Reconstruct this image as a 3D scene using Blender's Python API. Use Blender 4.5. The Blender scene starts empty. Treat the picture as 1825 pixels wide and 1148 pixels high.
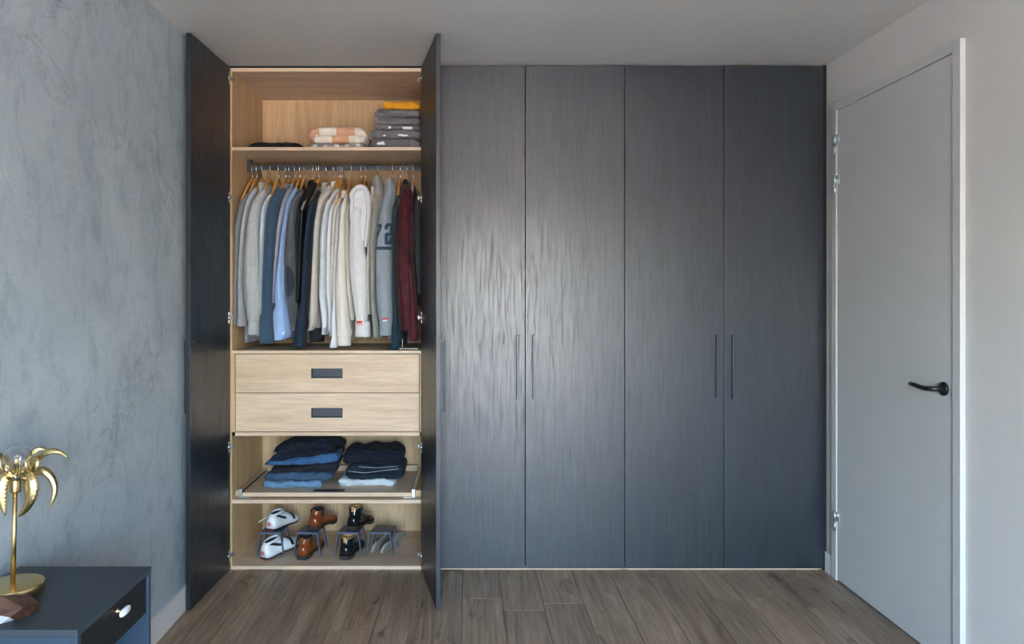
import bpy, bmesh, math, random
from mathutils import Vector, Matrix, noise
from mathutils.bvhtree import BVHTree

random.seed(7)
PI = math.pi
sc = bpy.context.scene
COL = sc.collection

# ------------------------------------------------------------------ camera
CAM = Vector((1.2125, -3.747, 1.395))
FPX, CX, CY = 1319.7, 834.3, 523.4
cam_data = bpy.data.cameras.new('camera')
cam = bpy.data.objects.new('camera', cam_data)
COL.objects.link(cam)
cam.location = CAM
cam.rotation_euler = (PI / 2, 0, 0)
cam_data.sensor_width = 36
cam_data.lens = 36 * FPX / 1825
cam_data.shift_x = (912.5 - CX) / 1825
cam_data.shift_y = -(574 - CY) / 1825
sc.camera = cam

# ------------------------------------------------------------------ light
world = bpy.data.worlds.new('world')
sc.world = world
world.use_nodes = True
wn = world.node_tree
wn.nodes.clear()
w_out = wn.nodes.new('ShaderNodeOutputWorld')
w_bg = wn.nodes.new('ShaderNodeBackground')
w_sky = wn.nodes.new('ShaderNodeTexSky')
w_sky.sky_type = 'NISHITA'
w_sky.sun_disc = False
w_sky.sun_elevation = math.radians(38)
w_sky.sun_rotation = math.radians(40)
w_sky.air_density = 1.0
w_sky.dust_density = 3.0
w_sky.ozone_density = 1.0
w_mix = wn.nodes.new('ShaderNodeMix')
w_mix.data_type = 'RGBA'
w_mix.inputs[0].default_value = 0.12
w_mix.inputs[7].default_value = (0.33, 0.34, 0.36, 1)      # thin overcast veil
wn.links.new(w_sky.outputs[0], w_mix.inputs[6])
wn.links.new(w_mix.outputs[2], w_bg.inputs[0])
w_bg.inputs[1].default_value = 1.0
wn.links.new(w_bg.outputs[0], w_out.inputs[0])

WIN = (0.80, 2.40, 0.03, 2.14)      # window opening behind the camera, x0 x1 z0 z1
REAR = -5.15
portal_data = bpy.data.lights.new('window_portal', 'AREA')
portal_data.shape = 'RECTANGLE'
portal_data.size = WIN[1] - WIN[0]
portal_data.size_y = WIN[3] - WIN[2]
portal_data.cycles.is_portal = True
portal = bpy.data.objects.new('window_portal', portal_data)
COL.objects.link(portal)
portal.location = ((WIN[0] + WIN[1]) / 2, REAR - 0.16, (WIN[2] + WIN[3]) / 2)
portal.rotation_euler = (PI / 2, 0, 0)

# sun from the side: it never enters the room, only lights the added bounce ground outside
sun_data = bpy.data.lights.new('sun', 'SUN')
sun_data.energy = 4.2
sun_data.color = (1.0, 0.86, 0.68)
sun_data.angle = math.radians(0.5)
sun = bpy.data.objects.new('sun', sun_data)
COL.objects.link(sun)
sun.location = (2, 4, 8)
sun.rotation_euler = (math.radians(-14), math.radians(45), 0)

sc.view_settings.view_transform = 'Standard'
sc.view_settings.look = 'None'
sc.view_settings.gamma = 1
sc.view_settings.use_curve_mapping = False
sc.view_settings.exposure = 3.86
sc.cycles.use_denoising = True
sc.cycles.max_bounces = 10
sc.cycles.diffuse_bounces = 6
sc.cycles.sample_clamp_indirect = 6

# ------------------------------------------------------------------ helpers
def W(u, v, Y):
    """World point seen at pixel (u, v) of the photograph at depth plane Y."""
    k = (Y - CAM.y) / FPX
    return Vector((CAM.x + (u - CX) * k, Y, CAM.z - (v - CY) * k))

def K(Y):
    return (Y - CAM.y) / FPX

def empty(name, loc=(0, 0, 0), rz=0.0):
    o = bpy.data.objects.new(name, None)
    o.empty_display_size = 0.05
    COL.objects.link(o)
    o.location = loc
    o.rotation_euler = (0, 0, rz)
    return o

def tag(o, label=None, cat=None, group=None, kind=None):
    if label: o['label'] = label
    if cat: o['category'] = cat
    if group: o['group'] = group
    if kind: o['kind'] = kind
    return o

def thing(name, label, cat, loc=(0, 0, 0), rz=0.0, group=None):
    return tag(empty(name, loc, rz), label, cat, group)

class MB:
    """collects geometry of ONE mesh"""
    def __init__(self):
        self.v = []; self.f = []; self.sm = []; self.mi = []; self.bev = 0
    def add(self, vs, fs, smooth=False, m=0):
        n = len(self.v)
        self.v += [tuple(p) for p in vs]
        self.f += [tuple(i + n for i in f) for f in fs]
        self.sm += [smooth] * len(fs)
        self.mi += [m] * len(fs)
        return self
    def box(self, x0, x1, y0, y1, z0, z1, b=0.0, M=None, m=0):
        bm = bmesh.new()
        bmesh.ops.create_cube(bm, size=1)
        for v in bm.verts:
            v.co = Vector(((x0 + x1) / 2 + v.co.x * (x1 - x0), (y0 + y1) / 2 + v.co.y * (y1 - y0), (z0 + z1) / 2 + v.co.z * (z1 - z0)))
        if b:
            bmesh.ops.bevel(bm, geom=bm.edges[:], offset=b, segments=2, profile=0.6, affect='EDGES')
        if M is not None: bm.transform(M)
        bm.verts.index_update()
        self.add([v.co[:] for v in bm.verts], [[v.index for v in f.verts] for f in bm.faces], False, m)
        bm.free()
        return self
    def loft(self, rings, cap=True, smooth=True, closed=True, m=0):
        n = len(rings[0]); vs = [p for r in rings for p in r]; fs = []
        for i in range(len(rings) - 1):
            for j in range(n if closed else n - 1):
                a = i * n + j; b = i * n + (j + 1) % n
                fs.append((a, b, b + n, a + n))
        if cap and closed:
            fs.append(tuple(range(n))[::-1])
            fs.append(tuple(range((len(rings) - 1) * n, len(rings) * n)))
        return self.add(vs, fs, smooth, m)
    def tube(self, path, r, n=10, cap=True, m=0, flat=1.0):
        path = [Vector(p) for p in path]
        rings = []; up = None
        for i, p in enumerate(path):
            t = (path[min(i + 1, len(path) - 1)] - path[max(i - 1, 0)]).normalized()
            if up is None:
                up = Vector((0, 0, 1)) if abs(t.z) < 0.9 else Vector((1, 0, 0))
            s = t.cross(up).normalized(); up = s.cross(t).normalized()
            rr = r[i] if isinstance(r, (list, tuple)) else r
            rings.append([p + s * math.cos(2 * PI * k / n) * rr + up * math.sin(2 * PI * k / n) * rr * flat for k in range(n)])
        return self.loft(rings, cap, True, True, m)
    def lathe(self, prof, c=(0, 0, 0), n=32, M=None, m=0, cap=False):
        rings = []
        for r, z in prof:
            ring = [Vector((math.cos(2 * PI * k / n) * r, math.sin(2 * PI * k / n) * r, z)) for k in range(n)]
            if M is not None: ring = [M @ p for p in ring]
            rings.append([p + Vector(c) for p in ring])
        return self.loft(rings, cap, True, True, m)
    def build(self, name, mats, parent=None, flip=True):
        me = bpy.data.meshes.new(name)
        me.from_pydata(self.v, [], self.f)
        for p, s, m in zip(me.polygons, self.sm, self.mi):
            p.use_smooth = s; p.material_index = m
        bm = bmesh.new(); bm.from_mesh(me)
        if flip: bmesh.ops.recalc_face_normals(bm, faces=bm.faces[:])
        bm.to_mesh(me); bm.free()
        for mm in (mats if isinstance(mats, (list, tuple)) else [mats]): me.materials.append(mm)
        o = bpy.data.objects.new(name, me)
        COL.objects.link(o)
        if parent is not None: o.parent = parent
        return o

def box(name, mat, x0, x1, y0, y1, z0, z1, parent=None, b=0.0, M=None):
    return MB().box(x0, x1, y0, y1, z0, z1, b, M).build(name, mat, parent)

def catmull(pts, n):
    """resample rows of numbers with a Catmull-Rom spline into n rows"""
    pts = [list(p) for p in pts]
    m = len(pts) - 1; out = []
    for i in range(n):
        t = i / (n - 1) * m; k = min(int(t), m - 1); f = t - k
        p0 = pts[max(k - 1, 0)]; p1 = pts[k]; p2 = pts[k + 1]; p3 = pts[min(k + 2, m)]
        out.append([0.5 * (2 * b + (c - a) * f + (2 * a - 5 * b + 4 * c - d) * f * f + (3 * b - a - 3 * c + d) * f ** 3) for a, b, c, d in zip(p0, p1, p2, p3)])
    return out

# ------------------------------------------------------------------ materials
def mat(name, color, rough=0.5, metal=0.0, **kw):
    m = bpy.data.materials.new(name); m.use_nodes = True
    b = m.node_tree.nodes['Principled BSDF']
    b.inputs['Base Color'].default_value = (*color, 1)
    b.inputs['Roughness'].default_value = rough
    b.inputs['Metallic'].default_value = metal
    for k, v in kw.items(): b.inputs[k].default_value = v
    return m

def N(m, t, **kw):
    n = m.node_tree.nodes.new(t)
    for k, v in kw.items(): setattr(n, k, v)
    return n
def L(m, a, b): m.node_tree.links.new(a, b)

def coords(m, scale, rand=False):
    tc = N(m, 'ShaderNodeTexCoord'); mp = N(m, 'ShaderNodeMapping')
    mp.inputs['Scale'].default_value = scale
    L(m, tc.outputs['Object'], mp.inputs['Vector'])
    if rand:
        oi = N(m, 'ShaderNodeObjectInfo'); mul = N(m, 'ShaderNodeMath', operation='MULTIPLY'); mul.inputs[1].default_value = 57.0
        L(m, oi.outputs['Random'], mul.inputs[0])
        cb = N(m, 'ShaderNodeCombineXYZ')
        for i in range(3): L(m, mul.outputs[0], cb.inputs[i])
        L(m, cb.outputs[0], mp.inputs['Location'])
    return mp.outputs['Vector']

def nz(m, vec, scale, detail=4, rough=0.55, dist=0.0):
    n = N(m, 'ShaderNodeTexNoise'); n.inputs['Scale'].default_value = scale; n.inputs['Detail'].default_value = detail
    n.inputs['Roughness'].default_value = rough; n.inputs['Distortion'].default_value = dist
    L(m, vec, n.inputs['Vector']); return n.outputs[0]

def ramp(m, fac, stops):
    r = N(m, 'ShaderNodeValToRGB'); e = r.color_ramp.elements
    while len(e) < len(stops): e.new(0.5)
    for i, (p, c) in enumerate(stops):
        e[i].position = p; e[i].color = (*c, 1) if len(c) == 3 else c
    L(m, fac, r.inputs[0]); return r.outputs[0]

def mixc(m, a, b, fac, mode='MIX'):
    x = N(m, 'ShaderNodeMix', data_type='RGBA', blend_type=mode)
    for s, i in ((fac, 0), (a, 6), (b, 7)):
        if hasattr(s, 'is_linked'): L(m, s, x.inputs[i])
        elif i == 0: x.inputs[0].default_value = s
        else: x.inputs[i].default_value = (*s, 1)
    return x.outputs[2]

def bump(m, h, strength=0.2, dist=0.01, prev=None):
    b = N(m, 'ShaderNodeBump'); b.inputs['Strength'].default_value = strength; b.inputs['Distance'].default_value = dist
    L(m, h, b.inputs['Height'])
    if prev is not None: L(m, prev, b.inputs['Normal'])
    return b.outputs[0]

def setm(m, color=None, normal=None, rough=None):
    b = m.node_tree.nodes['Principled BSDF']
    if color is not None: L(m, color, b.inputs['Base Color'])
    if normal is not None: L(m, normal, b.inputs['Normal'])
    if rough is not None: L(m, rough, b.inputs['Roughness'])
    return m

def wood(name, c0, c1, c2, scale, rough=0.45, streak=None, bs=0.05, rand=True, **kw):
    m = mat(name, c1, rough, **kw)
    v = coords(m, scale, rand)
    a = nz(m, v, 1.0, 6, 0.6, 0.6)
    col = ramp(m, a, [(0.3, c0), (0.5, c1), (0.72, c2)])
    v2 = coords(m, tuple(s * 6 for s in scale), rand)
    f = nz(m, v2, 1.0, 5, 0.7)
    fr = ramp(m, f, [(0.35, (0.72, 0.72, 0.72)), (0.6, (1.06, 1.06, 1.06))])
    col = mixc(m, col, fr, 0.6, 'MULTIPLY')
    if streak:
        s = nz(m, coords(m, streak, rand), 1.0, 3, 0.5)
        sr = ramp(m, s, [(0.60, (1, 1, 1)), (0.70, (0.55, 0.55, 0.55))])
        col = mixc(m, col, sr, 0.8, 'MULTIPLY')
    return setm(m, col, bump(m, f, bs, 0.003))

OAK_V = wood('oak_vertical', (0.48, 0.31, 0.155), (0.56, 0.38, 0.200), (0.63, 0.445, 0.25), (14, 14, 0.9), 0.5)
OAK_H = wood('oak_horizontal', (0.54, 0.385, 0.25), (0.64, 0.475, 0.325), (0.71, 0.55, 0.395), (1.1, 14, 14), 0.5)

def dark_veneer(name, scale, streak):
    m = mat(name, (0.03, 0.033, 0.038), 0.42)
    m.node_tree.nodes['Principled BSDF'].inputs['Specular IOR Level'].default_value = 0.8
    a = nz(m, coords(m, scale, True), 1.0, 6, 0.65, 0.3)
    col = ramp(m, a, [(0.3, (0.0035, 0.0066, 0.0105)), (0.55, (0.0055, 0.0112, 0.0190)), (0.75, (0.009, 0.0175, 0.029))])
    s = nz(m, coords(m, streak, True), 1.0, 4, 0.75, 0.2)
    sr = ramp(m, s, [(0.38, (0.22, 0.23, 0.25)), (0.52, (1, 1, 1)), (0.68, (1.5, 1.5, 1.5))])
    col = mixc(m, col, sr, 0.85, 'MULTIPLY')
    rr = ramp(m, s, [(0.36, (0.52, 0.52, 0.52)), (0.52, (0.365, 0.365, 0.365)), (0.70, (0.34, 0.34, 0.34))])
    return setm(m, col, bump(m, s, 0.07, 0.002), rr)
VENEER = dark_veneer('dark_stained_veneer', (38, 38, 1.6), (150, 150, 6))
VENEER_H = dark_veneer('dark_stained_top', (1.6, 38, 38), (60, 60, 60))
EDGE = mat('dark_edge_band', (0.05, 0.06, 0.07), 0.45)
NAVY = mat('dark_blue_lacquer', (0.022, 0.045, 0.075), 0.42)
setm(NAVY, mixc(NAVY, (0.020, 0.040, 0.066), (0.028, 0.052, 0.085), nz(NAVY, coords(NAVY, (1, 1, 1)), 90, 3)), bump(NAVY, nz(NAVY, coords(NAVY, (1, 1, 1)), 400, 2), 0.06, 0.001))
SLATE_TOP = mat('dark_slate_top', (0.03, 0.043, 0.052), 0.5)
setm(SLATE_TOP, mixc(SLATE_TOP, (0.026, 0.038, 0.048), (0.036, 0.048, 0.056), nz(SLATE_TOP, coords(SLATE_TOP, (1, 1, 1)), 60, 4)), bump(SLATE_TOP, nz(SLATE_TOP, coords(SLATE_TOP, (1, 1, 1)), 350, 2), 0.08, 0.001))
DARKMETAL = mat('dark_grey_metal', (0.045, 0.052, 0.064), 0.5, 0.2)
HANDLE_M = mat('handle_slate_metal', (0.035, 0.045, 0.056), 0.35, 0.4)
BLACKM = mat('black_metal', (0.012, 0.013, 0.014), 0.35, 0.3)
CHROME = mat('nickel', (0.72, 0.73, 0.74), 0.22, 1.0)
STEELD = mat('dull_steel', (0.22, 0.21, 0.20), 0.4, 0.9)
STEEL = mat('galvanised_steel', (0.62, 0.66, 0.67), 0.32, 0.9)
BRASS = mat('brushed_brass', (0.72, 0.54, 0.24), 0.27, 1.0)
setm(BRASS, None, bump(BRASS, nz(BRASS, coords(BRASS, (1, 1, 1)), 160, 3), 0.10, 0.001))
BRASS_DK = mat('darker_brass_leaf', (0.55, 0.42, 0.20), 0.33, 1.0)  # darker brass, mostly on the rear leaves
SHADOW = mat('shade_and_filler_black', (0.01, 0.01, 0.01), 0.9)  # flat black: shade painted into gaps, also the end filler strip
WHITEP = mat('white_paint', (0.66, 0.655, 0.64), 0.4)
DOORPAINT = mat('door_paint', (0.53, 0.53, 0.515), 0.42)
setm(DOORPAINT, None, bump(DOORPAINT, nz(DOORPAINT, coords(DOORPAINT, (1, 1, 1)), 260, 2), 0.05, 0.001))

def plaster_blue():
    m = mat('blue_grey_plaster', (0.19, 0.22, 0.25), 0.62)
    v = coords(m, (1, 1, 1))
    big = nz(m, v, 1.3, 5, 0.6, 0.8)
    fine = nz(m, coords(m, (1, 1.5, 0.9)), 7, 9, 0.72, 0.7)
    vein = nz(m, coords(m, (1, 0.9, 1.3)), 2.6, 9, 0.60, 1.1)
    col = ramp(m, big, [(0.3, (0.315, 0.365, 0.395)), (0.7, (0.415, 0.465, 0.495))])
    fr = ramp(m, fine, [(0.34, (0.72, 0.74, 0.75)), (0.50, (1.0, 1.0, 1.0)), (0.75, (1.10, 1.10, 1.09))])
    col = mixc(m, col, fr, 0.85, 'MULTIPLY')
    # trowel scratches: thin dark contour lines of a warped noise
    vr = ramp(m, vein, [(0.475, (1, 1, 1)), (0.492, (0.58, 0.59, 0.59)), (0.51, (1, 1, 1))])
    mask = ramp(m, nz(m, v, 1.7, 3, 0.5), [(0.50, (0, 0, 0)), (0.64, (1, 1, 1))])
    col = mixc(m, col, mixc(m, (1, 1, 1), vr, mask), 0.75, 'MULTIPLY')
    b1 = bump(m, fine, 0.40, 0.012)
    b2 = bump(m, vein, 0.35, 0.03, b1)
    setm(m, col, b2)
    return m
PLASTER = plaster_blue()
def paint_wall(name, c, r=0.7, s=0.06, sc_=180):
    m = mat(name, c, r)
    v = coords(m, (1, 1, 1))
    col = mixc(m, tuple(x * 0.97 for x in c), tuple(min(1, x * 1.03) for x in c), nz(m, v, 2.5, 4))
    return setm(m, col, bump(m, nz(m, v, sc_, 3), s, 0.003))
WALLW = paint_wall('white_wall_paint', (0.60, 0.585, 0.56))
CEILP = mat('ceiling_plaster', (0.42, 0.42, 0.41), 0.40)
_v = coords(CEILP, (1, 1, 1))
setm(CEILP, mixc(CEILP, (0.51, 0.505, 0.485), (0.57, 0.565, 0.545), nz(CEILP, _v, 2.2, 6, 0.6, 0.8)), bump(CEILP, nz(CEILP, _v, 6, 6, 0.6, 0.8), 0.10, 0.01))
REARW = paint_wall('rear_wall_paint', (0.20, 0.21, 0.22))

def floor_wood():
    m = mat('floor_oak', (0.17, 0.125, 0.09), 0.42)
    oi = N(m, 'ShaderNodeObjectInfo')
    v = coords(m, (13, 0.9, 1), True)
    a = nz(m, v, 1.0, 8, 0.68, 1.3)
    col = ramp(m, a, [(0.30, (0.19, 0.125, 0.077)), (0.5, (0.315, 0.222, 0.148)), (0.70, (0.42, 0.315, 0.222))])
    f = nz(m, coords(m, (110, 4, 1), True), 1.0, 5, 0.7)
    col = mixc(m, col, ramp(m, f, [(0.35, (0.60, 0.59, 0.58)), (0.6, (1.10, 1.10, 1.10))]), 0.85, 'MULTIPLY')
    # knots and dark heart cracks
    kn = nz(m, coords(m, (9, 2.6, 1), True), 1.0, 4, 0.6, 1.6)
    col = mixc(m, col, ramp(m, kn, [(0.60, (1, 1, 1)), (0.70, (0.38, 0.34, 0.31))]), 0.95, 'MULTIPLY')
    tone = ramp(m, oi.outputs['Random'], [(0, (0.86, 0.86, 0.88)), (1, (1.10, 1.08, 1.05))])
    col = mixc(m, col, tone, 1.0, 'MULTIPLY')
    return setm(m, col, bump(m, f, 0.10, 0.002))
FLOORW = floor_wood()
JOINT = mat('floor_joint', (0.16, 0.125, 0.10), 0.7)

def cloth(name, c, c2=None, rough=0.9, weave=900, wr=0.5, heather=0.0, sheen=0.2):
    m = mat(name, c, rough)
    m.node_tree.nodes['Principled BSDF'].inputs['Sheen Weight'].default_value = sheen
    m.node_tree.nodes['Principled BSDF'].inputs['Specular IOR Level'].default_value = 0.25
    v = coords(m, (1, 1, 1), True)
    c2 = c2 or tuple(x * 0.82 for x in c)
    col = mixc(m, c, c2, ramp(m, nz(m, v, 28, 5, 0.6), [(0.35, (0, 0, 0)), (0.7, (1, 1, 1))]))
    if heather:
        h = nz(m, v, 420, 2)
        col = mixc(m, col, ramp(m, h, [(0.35, (1 - heather,) * 3), (0.65, (1 + heather * .5,) * 3)]), 1.0, 'MULTIPLY')
    w = nz(m, v, weave, 2)
    f = nz(m, coords(m, (30, 30, 7), True), 1.0, 4, 0.6, 0.7)
    b = bump(m, w, 0.15, 0.001)
    return setm(m, col, bump(m, f, wr, 0.010, b))

# ================================================================== SETTING
H = 2.548
XL, XR = -0.048, 3.020
def structure(name, m, *a, **k):
    return tag(box(name, m, *a, **k), kind='structure')

flo = structure('floor', JOINT, XL - .1, XR + .1, REAR - .1, 0.62, -0.08, -0.0035)
# individual planks, running towards the wardrobe
PW = 0.183
i = -3
n = 0
x = 0.453 + PW * -3
rows = []
while x < XR:
    rows.append(x); x += PW
plank_cache = {}
for ri, x0 in enumerate(rows):
    a, b = max(x0 + .0010, XL), min(x0 + PW - .0010, XR)
    if b - a < .01: continue
    y = REAR + 0.02 - random.random() * 1.1
    while y < 0.0:
        ln = 1.38
        ya, yb = max(y, REAR + .001), min(y + ln - .0014, 0.0)
        y += ln
        if yb - ya < .05: continue
        key = (round(b - a, 4), round(yb - ya, 4))
        if key not in plank_cache:
            o = box('plank', FLOORW, 0, b - a, 0, yb - ya, -0.0035, 0, None, 0.0012)
            plank_cache[key] = o.data
        else:
            o = bpy.data.objects.new('plank', plank_cache[key]); COL.objects.link(o)
        o.parent = flo
        o.location = (a, ya, random.uniform(-.0003, 0.0))
structure('ceiling', CEILP, XL - .1, XR + .1, REAR - .1, 0.62, H, H + .1)
structure('wall_left', PLASTER, XL - .1, XL, REAR, 0.60, 0, H)
structure('wall_back', WALLW, XL - .1, XR + .1, 0.60, 0.70, 0, H)
# right wall with the doorway
YD0, YD1 = -1.055, -0.100
wr = MB()
wr.box(XR, XR + .1, REAR, YD0, 0, H)
wr.box(XR, XR + .1, YD1, 0.60, 0, H)
wr.box(XR, XR + .1, YD0, YD1, 2.325, H)
tag(wr.build('wall_right', WALLW), kind='structure')
# rear wall with a wide window, behind the camera
rw = MB()
rw.box(XL - .1, WIN[0], REAR - .12, REAR, 0, H)
rw.box(WIN[1], XR + .1, REAR - .12, REAR, 0, H)
rw.box(WIN[0], WIN[1], REAR - .12, REAR, 0, WIN[2])
rw.box(WIN[0], WIN[1], REAR - .12, REAR, WIN[3], H)
tag(rw.build('wall_rear', REARW), kind='structure')
win = tag(empty('window_1', ((WIN[0] + WIN[1]) / 2, REAR, WIN[2])), kind='structure')
hw = (WIN[1] - WIN[0]) / 2; hh = WIN[3] - WIN[2]
fr = MB()
fr.box(-hw, hw, -.09, -.03, 0, .05).box(-hw, hw, -.09, -.03, hh - .05, hh)
for xx in (-hw, -.025, hw - .05): fr.box(xx, xx + .05, -.09, -.03, .05, hh - .05)
fr.build('window_frame', WHITEP, win)
GLASSPANE = mat('window_glass', (1, 1, 1), 0.0)
g = GLASSPANE.node_tree; g.nodes.clear()
go = g.nodes.new('ShaderNodeOutputMaterial'); gm = g.nodes.new('ShaderNodeMixShader'); gt = g.nodes.new('ShaderNodeBsdfTransparent'); gg = g.nodes.new('ShaderNodeBsdfGlossy')
gg.inputs['Roughness'].default_value = 0.02; gm.inputs[0].default_value = 0.06
g.links.new(gt.outputs[0], gm.inputs[1]); g.links.new(gg.outputs[0], gm.inputs[2]); g.links.new(gm.outputs[0], go.inputs[0])
box('window_pane', GLASSPANE, -hw + .05, -.025, -.062, -.058, .05, hh - .05, win)
box('window_pane', GLASSPANE, .025, hw - .05, -.062, -.058, .05, hh - .05, win)
box('window_sill', WHITEP, -hw - .03, hw + .03, -.03, .06, -.03, 0.0, win, .004)
# unseen outside ground, added to bounce warm light into the room
GRD = paint_wall('bounce_ground', (0.50, 0.44, 0.37), 0.9)
structure('ground', GRD, -30, 33, -60, REAR - .13, -.3, -.02)

# baseboards
structure('baseboard_left', WHITEP, XL, XL + .018, REAR, -0.02, 0, 0.105, b=.002)
structure('baseboard_right', WHITEP, XR - .012, XR, REAR, YD0 - .001, 0, 0.10, b=.002)
structure('baseboard_corner', WHITEP, XR - .014, XR, -0.098, -0.022, 0, 0.10, b=.002)
structure('baseboard_rear', WHITEP, XL + .02, XR - .02, REAR, REAR + .012, 0, 0.10, b=.002)

# ---- door in the right wall
door = tag(empty('door_1', (3.007, -0.56, 0)), kind='structure')
def dbox(name, m, x0, x1, y0, y1, z0, z1, b=0, p=door):
    return box(name, m, x0 - 3.007, x1 - 3.007, y0 + .56, y1 + .56, z0, z1, p, b)
leaf = dbox('door_leaf', DOORPAINT, 3.007, 3.047, -1.008, -0.149, 0.006, 2.283, .001)
fm = MB()
for (a, b_, c, d) in ((-1.055, -1.0115, 0, 2.325), (-0.1455, -0.1, 0, 2.325), (-1.0115, -0.1455, 2.2865, 2.325)):
    fm.box(3.001 - 3.007, 3.10 - 3.007, a + .56, b_ + .56, c, d, .0015)
fm.build('door_frame', DOORPAINT, door)
dbox('gap_shade_block', SHADOW, 3.012, 3.09, -1.0115, -0.1455, 0.0, 2.2865)  # black block behind the leaf, paints the shade in the door gaps
for z in (2.123, 1.925, 0.288):
    hg = MB()
    hg.tube([(2.997 - 3.007, -.143 + .56, z - .046), (2.997 - 3.007, -.143 + .56, z - .001)], .0072, 12)
    hg.tube([(2.997 - 3.007, -.143 + .56, z + .001), (2.997 - 3.007, -.143 + .56, z + .046)], .0072, 12)
    hg.box(2.999 - 3.007, 3.0018 - 3.007, -.143 + .56, -.118 + .56, z - .045, z - .002)
    hg.box(3.0035 - 3.007, 3.0068 - 3.007, -.170 + .56, -.143 + .56, z + .002, z + .045)
    hg.build('hinge', STEEL, door)
hd = MB()
Mx = Matrix.Rotation(-PI / 2, 4, 'Y')
hy, hz = -.957 + .56, 1.036
hd.lathe([(0, .0), (.0262, 0), (.0262, .007), (.0245, .0095), (.0165, .0105), (.0160, .014), (.0, .014)], (0, hy, hz), 28, Mx)
hd.tube([(-.005, hy, hz), (-.030, hy, hz), (-.043, hy + .003, hz), (-.051, hy + .013, hz - .0005), (-.0535, hy + .030, hz - .002), (-.0535, hy + .065, hz - .001), (-.053, hy + .100, hz + .003), (-.052, hy + .128, hz + .004)], [.011, .0100, .0098, .0095, .0092, .009, .009, .0088], 14)
hd.build('door_handle', BLACKM, door)
dbox('latch_plate', STEEL, 3.0005, 3.006, -1.0115, -1.0095, 1.0, 1.06)

# dark filler strips beside the wardrobe run, painted gap shade above it
structure('trim_1', EDGE, XL, -0.0005, 0.004, 0.022, 0, H)
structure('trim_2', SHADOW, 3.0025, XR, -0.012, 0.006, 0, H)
structure('trim_3', SHADOW, 0.0, 3.0, 0.006, 0.03, 2.5375, H)  # black strip standing in for the shade of the ceiling gap

# ================================================================== WARDROBES
T = 0.018
D = 0.557
ZT = 2.537
def bar_handle(parent, xc, yf, z0=0.867, z1=1.187, out=-1, name='handle', depth=.030):
    """slim square bar on two stand-offs, in the door's own coordinates"""
    h = MB()
    s = out
    ya, yb = sorted((yf + s * (depth - .009), yf + s * depth))
    h.box(xc - .005, xc + .005, ya, yb, z0, z1, .0012)
    for z in (z0, z1 - .010):
        yc, yd = sorted((yf, yf + s * (depth - .001)))
        h.box(xc - .005, xc + .005, yc, yd, z, z + .010, .0012)
    return h.build(name, HANDLE_M, parent)

def carcass(root):
    box('side_panel', OAK_V, 0, T, 0, .59, 0, ZT, root)
    box('side_panel', OAK_V, 1 - T, 1, 0, .59, 0, ZT, root)
    box('back_panel', OAK_V, T, 1 - T, D, D + .01, T, ZT - T, root)
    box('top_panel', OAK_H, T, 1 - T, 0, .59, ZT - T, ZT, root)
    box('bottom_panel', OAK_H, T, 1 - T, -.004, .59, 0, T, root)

for ui, (x0, lab) in enumerate(((1.0, 'closed dark veneer wardrobe, its two door handles together, beside the open wardrobe'),
                                (2.0, 'closed dark veneer wardrobe, its two door handles together, next to the grey room door'))):
    wdr = thing('wardrobe', lab, 'wardrobe', (x0, 0, 0), group='dark veneer wardrobes along the wall')
    carcass(wdr)
    for s in (0, 1):
        a, b = (.0015, .4985) if s == 0 else (.5015, .9985)
        d = box('door', VENEER, a, b, -.0235, -.0045, .0125, 2.5395, wdr, .0012)
        bar_handle(d, .46 if s == 0 else .54, -.0235)

wd = thing('wardrobe', 'open dark veneer wardrobe with doors swung out, full of clothes, drawers and shoes', 'wardrobe', (0, 0, 0), group='dark veneer wardrobes along the wall')
carcass(wd)
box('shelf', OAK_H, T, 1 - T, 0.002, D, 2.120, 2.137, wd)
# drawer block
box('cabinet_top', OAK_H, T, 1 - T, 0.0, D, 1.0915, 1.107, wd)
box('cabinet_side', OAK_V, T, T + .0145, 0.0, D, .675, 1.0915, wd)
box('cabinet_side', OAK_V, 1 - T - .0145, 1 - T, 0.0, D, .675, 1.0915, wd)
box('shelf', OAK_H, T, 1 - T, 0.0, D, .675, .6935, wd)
box('gap_shade_sheet', SHADOW, T + .016, 1 - T - .016, .03, .04, .70, 1.085, wd)  # black sheet that paints the shade between the drawer fronts
for (za, zb, zh) in ((.8942, 1.0878, .9915), (.6972, .8908, .7915)):
    xa, xb = T + .0175, 1 - T - .0175
    h0, h1, hza, hzb = .4185, .577, zh - .0245, zh + .0245
    f = MB()
    f.box(xa, h0, .001, .019, za, zb).box(h1, xb, .001, .019, za, zb).box(h0, h1, .001, .019, za, hza).box(h0, h1, .001, .019, hzb, zb)
    dr = f.build('drawer', OAK_H, wd)
    p = MB()
    p.box(h0 + .004, h1 - .004, .012, .0165, hza + .004, hzb - .004)
    for (a, b_, c, e) in ((h0, h1, hza, hza + .003), (h0, h1, hzb - .003, hzb), (h0, h0 + .003, hza + .003, hzb - .003), (h1 - .003, h1, hza + .003, hzb - .003)):
        p.box(a, b_, -.001, .0165, c, e)
    p.build('recessed_pull', DARKMETAL, dr)
box('shelf', OAK_H, T, 1 - T, 0.0, D, .333, .351, wd)
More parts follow.
